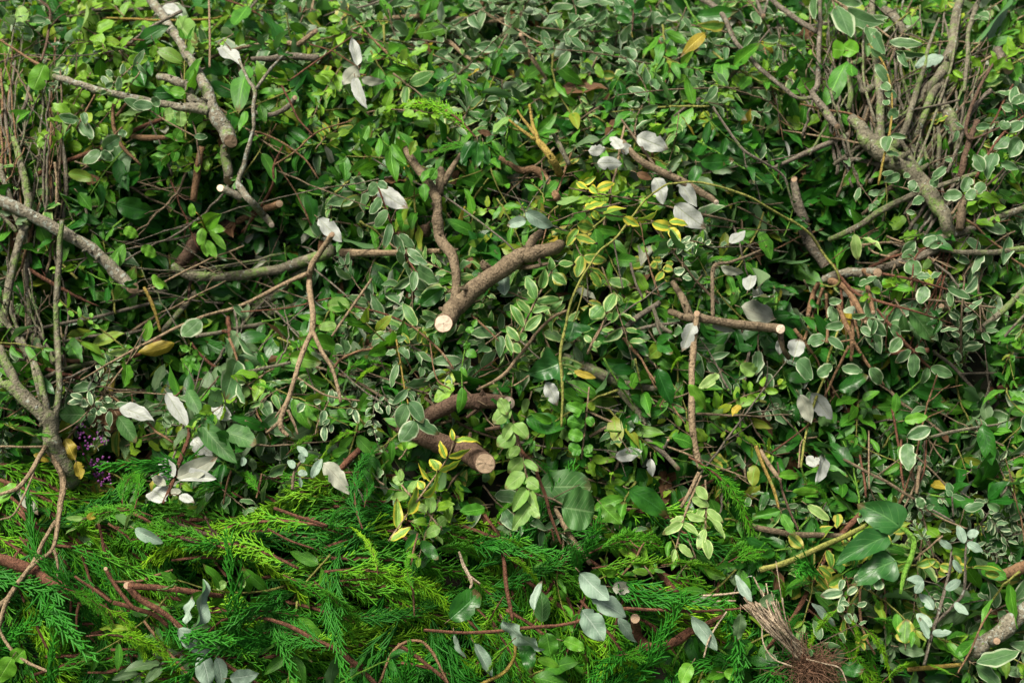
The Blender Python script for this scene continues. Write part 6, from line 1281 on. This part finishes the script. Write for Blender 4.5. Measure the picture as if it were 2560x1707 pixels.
def sprig_proto(sp, rng):
    lo, hi, wr, shp = LEAFDIM[sp]; n = dict(privet=7, green=4, dark=4, varieg=6, yellowedge=5, smallvar=9, olive=5, cream=6)[sp]
    gap = (lo + hi) / 2 * rng.uniform(.42, .6); bare = rng.uniform(.02, .05); Lt = bare + gap * n
    m = 14; xs_ = np.linspace(0, Lt, m); C = np.stack([xs_, rng.normal() * .25 * xs_ ** 2 / Lt + rng.normal(size=m) * .0006, -rng.uniform(.0, .5) * xs_ ** 2 / Lt * .6 + rng.normal(size=m) * .0006], -1)
    gs, gl = Geo(), Geo(); r = dict(privet=.0012, smallvar=.0009, dark=.0018, green=.0017).get(sp, .0014)
    tube(gs, C, np.linspace(r * 1.3, r * .6, m), 6, .08, rng)
    pos, fr, LL_ = [], [], []
    for j in range(n + 1):
        q = bare + gap * j; k = min(int(q / Lt * (m - 1)), m - 1); p = C[k]; t = nrm(C[min(k + 1, m - 1)] - C[max(k - 1, 0)])
        for s in (-1, 1) if j < n else (-1, 0, 1):
            if rng.random() < .1: continue
            alt = j % 2 and rng.random() < .6
            sv = np.array([0, s, 0]) if not alt else np.array([0, s * .5, .7])
            ax = nrm(t * rng.uniform(.35, 1.0) + sv * (rng.uniform(.5, 1.1) if s else 0) + np.array([0, 0, rng.uniform(-.35, .5)]))
            pb = p + ax * .004; pos.append(pb); fr.append(frame(ax, nrm(np.array([0, 0, 1.]) + .45 * rng.normal(size=3))))
            LL_.append(rng.uniform(lo, hi) * (.6 if j == n else 1) * (1 - .25 * j / n))
            tube(gs, np.array([p, p + ax * .006]), np.array([.0008, .0007]), 4, 0, None, close=False)
    LL_ = np.array(LL_)
    leaf_batch(gl, np.array(pos), np.array(fr), LL_, LL_ * wr * rng.uniform(.85, 1.15, len(LL_)), shp, rng, nv=8, ns=4, curl=.35 if sp != 'smallvar' else .2, twist=.35)
    sm = dict(privet='b_tan', varieg='b_brown', dark='b_green', green='b_olive', yellowedge='b_tan', smallvar='b_grey', olive='b_grey', cream='b_tan')[sp]
    return gs.mesh('stem', M[sm]), gl.mesh('foliage', M[sp])

prng = np.random.default_rng(33)
PROTO = {s: [sprig_proto(s, prng) for _ in range(6)] for s in SPEC}
LOOK = dict(privet='small leaved lime green sprig', green='pointed mid green sprig', dark='dark green glossy sprig', varieg='grey green white edged sprig',
            yellowedge='yellow edged sprig', smallvar='tiny leaved white edged sprig', olive='olive grey leaved sprig', cream='cream edged green sprig')
NAME = dict(privet='privet_sprig', green='green_sprig', dark='glossy_sprig', varieg='variegated_sprig', yellowedge='yellow_edged_sprig', smallvar='fine_variegated_sprig', olive='olive_sprig', cream='cream_edged_sprig')
SCAT = []
KEEP = [(1195, 1145, 100), (1120, 1100, 60), (400, 60, 45), (450, 140, 45), (490, 210, 45), (540, 300, 50), (575, 350, 50), (1190, 1000, 80), (1050, 1010, 60), (515, 575, 70), (1290, 1170, 110), (1430, 1230, 120),
        (60, 900, 60), (110, 1050, 60), (40, 700, 50), (150, 1150, 60), (700, 700, 40), (770, 760, 40), (1900, 740, 60), (620, 620, 60), (450, 690, 60), (330, 640, 60), (240, 570, 50), (1750, 800, 60), (440, 1160, 80), (620, 450, 60)]
def place_sprig(x, y, sp, lift, rng):
    if min(math.hypot(x - a, y - b) - r for (a, b, r) in KEEP) < 0: lift = min(lift, .0) - .012
    p = at(x, y, lift); n = normal(p)
    up = nrm(n * .55 + nrm(CAM - p) * .3 + np.array([0, 0, .25]) + .38 * rng.normal(size=3))
    ax = rng.normal(size=3) + np.array([0, -.35, -.35]); fr = frame(nrm(ax - up * np.dot(ax, up) * rng.uniform(.55, 1.1)), up)
    sc = rng.uniform(.55, 1.15); k = rng.integers(0, 6); fr = fr * sc
    o = root_empty(NAME[sp], p)
    half = fr[0] * .05
    o.matrix_world = Matrix([[*fr[:, i], (p - half)[i]] for i in range(3)] + [[0, 0, 0, 1]])
    gs, gl = PROTO[sp][k]
    new_obj('stem', gs, o); new_obj('foliage', gl, o)
    tag(o, None, 'sprig', LOOK[sp].replace('sprig', 'sprigs') + ' all over the heap')
    SCAT.append((o, sp, x, y)); return o

srng = np.random.default_rng(5)
GX, GY = 39, 26
for iy in range(GY):
    for ix in range(GX):
        x = (ix + srng.uniform(-.1, 1.1)) / GX * 2760 - 100; y = (iy + srng.uniform(-.1, 1.1)) / GY * 1860 - 130
        if y > cyp_edge(x) + (0 if x < 1700 else 60) and srng.random() < .9: continue
        deep = sum(-d * math.exp(-((x - bx) / rx) ** 2 - ((y - by) / ry) ** 2) for (bx, by, rx, ry, d) in
                   DEEP)
        if srng.random() < deep * .85: continue
        sp = SPEC[int(pick([(x, y)], srng)[0])]
        place_sprig(x, y, sp, srng.uniform(-.02, .042), srng)

crg = np.random.default_rng(77)
NF = 0
while NF < 190:
    x, y = crg.uniform(-60, 2620), crg.uniform(1150, 1780)
    if math.hypot(x - 1930, y - 1580) < 150 or math.hypot(x - 1500, y - 1520) < 120: continue
    if y < cyp_edge(x) + 20 or (x > 2050 and crg.random() < .5): continue
    if x < 330: a = crg.normal(math.radians(62), .4)
    elif y < 1370 and x < 900: a = crg.normal(math.radians(168), .3)
    elif x < 1200: a = crg.normal(math.radians(27), .22)
    else: a = crg.normal(math.radians(66), .55)
    Lp = crg.uniform(300, 620); m = ['cyp_bright', 'cyp_mid', 'cyp_dark'][crg.choice(3, p=[.42, .46, .12])]
    b = (x - math.cos(a) * Lp / 2, y - math.sin(a) * Lp / 2); t = (x + math.cos(a) * Lp / 2, y + math.sin(a) * Lp / 2)
    if b[1] < cyp_edge(b[0]) - 90 or t[1] < cyp_edge(t[0]) - 60: continue
    o = place_frond(b, t, int(crg.integers(2, 11)), m, crg.uniform(-.025, .012), None, crg.normal() * .4, crg)
    SCAT.append((o, m, x, y)); NF += 1
LOOK.update(cyp_bright='bright green cypress spray', cyp_mid='mid green cypress spray', cyp_dark='dark green cypress spray')

# thin twigs poking between the leaves
TW = []
for k in range(7):
    g = Geo(); Lg = prng.uniform(.14, .26); m = 10; t_ = np.linspace(0, Lg, m)
    C = np.stack([t_, np.cumsum(prng.normal(size=m) * .0018), np.cumsum(prng.normal(size=m) * .0018)], -1); r = prng.uniform(.0011, .0021)
    tube(g, C, np.linspace(r * 1.25, r * .6, m), 7, .1, prng)
    for j in prng.choice(np.arange(2, m - 1), 3, replace=False):
        d = nrm(np.array([.8, prng.normal(), prng.normal() * .5])); l2 = prng.uniform(.02, .06)
        tube(g, C[j] + d * np.linspace(0, l2, 4)[:, None] + prng.normal(size=(4, 3)) * .001, np.linspace(r * .7, r * .35, 4), 5, .1, prng)
    TW.append(g)
TWM = {}
for i in range(150):
    x, y = srng.uniform(-60, 2620), srng.uniform(-40, 1500)
    if y > cyp_edge(x): continue
    p = at(x, y, srng.uniform(.0, .045)); n = normal(p); ax = srng.normal(size=3) + np.array([.6 if x < 900 else 0, 0, 0]); ax = nrm(ax - n * np.dot(ax, n) * .85)
    fr = frame(ax, n); k = int(srng.integers(0, 7)); mt = ['b_brown', 'b_grey', 'b_orange', 'b_tan', 'b_red'][srng.choice(5, p=[.3, .28, .12, .22, .08])]
    if (k, mt) not in TWM: TWM[(k, mt)] = TW[k].mesh('twig', M[mt])
    o = new_obj('bare_twig', TWM[(k, mt)]); sc = srng.uniform(.8, 1.3)
    o.matrix_world = Matrix([[*(fr[:, i_] * sc), (p - fr[0] * .08)[i_]] for i_ in range(3)] + [[0, 0, 0, 1]])
    tag(o, None, 'twig', 'thin bare twigs in the heap'); SCAT.append((o, 'tw_' + mt, x, y))
SCAT += STEMS + EXTRA
LOOK.update({'ex_b_brown': 'bare brown stick', 'ex_b_grey': 'bare grey stick', 'ex_b_tan': 'bare tan stick', 'ex_b_orange': 'bare rusty stick', 'ex_b_red': 'bare reddish stick', 'ex_b_moss': 'short mossy stick', 'ex_b_dark': 'dark brown stick', 'ex_b_yellow': 'bare ochre stick', 'ex_b_olive': 'thin olive stick', 'ex_b_lichen': 'lichened stick', 'ex_b_straw': 'pale dry stick'})
LOOK.update(st_b_moss='thin mossy stem', st_b_grey='thin grey bush stem', st_b_brown='thin brown bush stem', st_b_orange='thin rusty bush stem', st_b_red='thin dark red stem')
LOOK.update(tw_b_brown='thin brown twig', tw_b_grey='thin grey twig', tw_b_orange='thin rusty twig', tw_b_tan='thin tan twig', tw_b_red='thin dark red twig')

# ------------------------------------------------------------------ leave out repeats the picture shows nothing of, then label the rest
HIDDEN = set([0,1,2,3,4,5,6,7,8,9,10,11,12,13,14,15,16,17,18,19,21,22,23,24,25,26,27,28,29,30,31,32,33,34,35,36,37,38,39,43,50,51,53,54,56,58,61,63,65,67,68,70,72,75,77,78,79,116,117,155,156,195,232,233,301,324,325,327,328,353,354,357,380,437,438,440,467,468,498,500,571,572,602,611,656,670,687,702,718,747,748,772,773,783,787,813,814,817,843,844,868,869,875,888,897,900,919,943,1003,1042,1054,1070,1076,1096,1112,1171,1229])
for i, (o, sp, x, y) in enumerate(SCAT):
    if i in HIDDEN:
        for ch in list(o.children): bpy.data.objects.remove(ch)
        bpy.data.objects.remove(o)
    else: PENDING.append((o, LOOK[sp], x, y))
finish_labels()
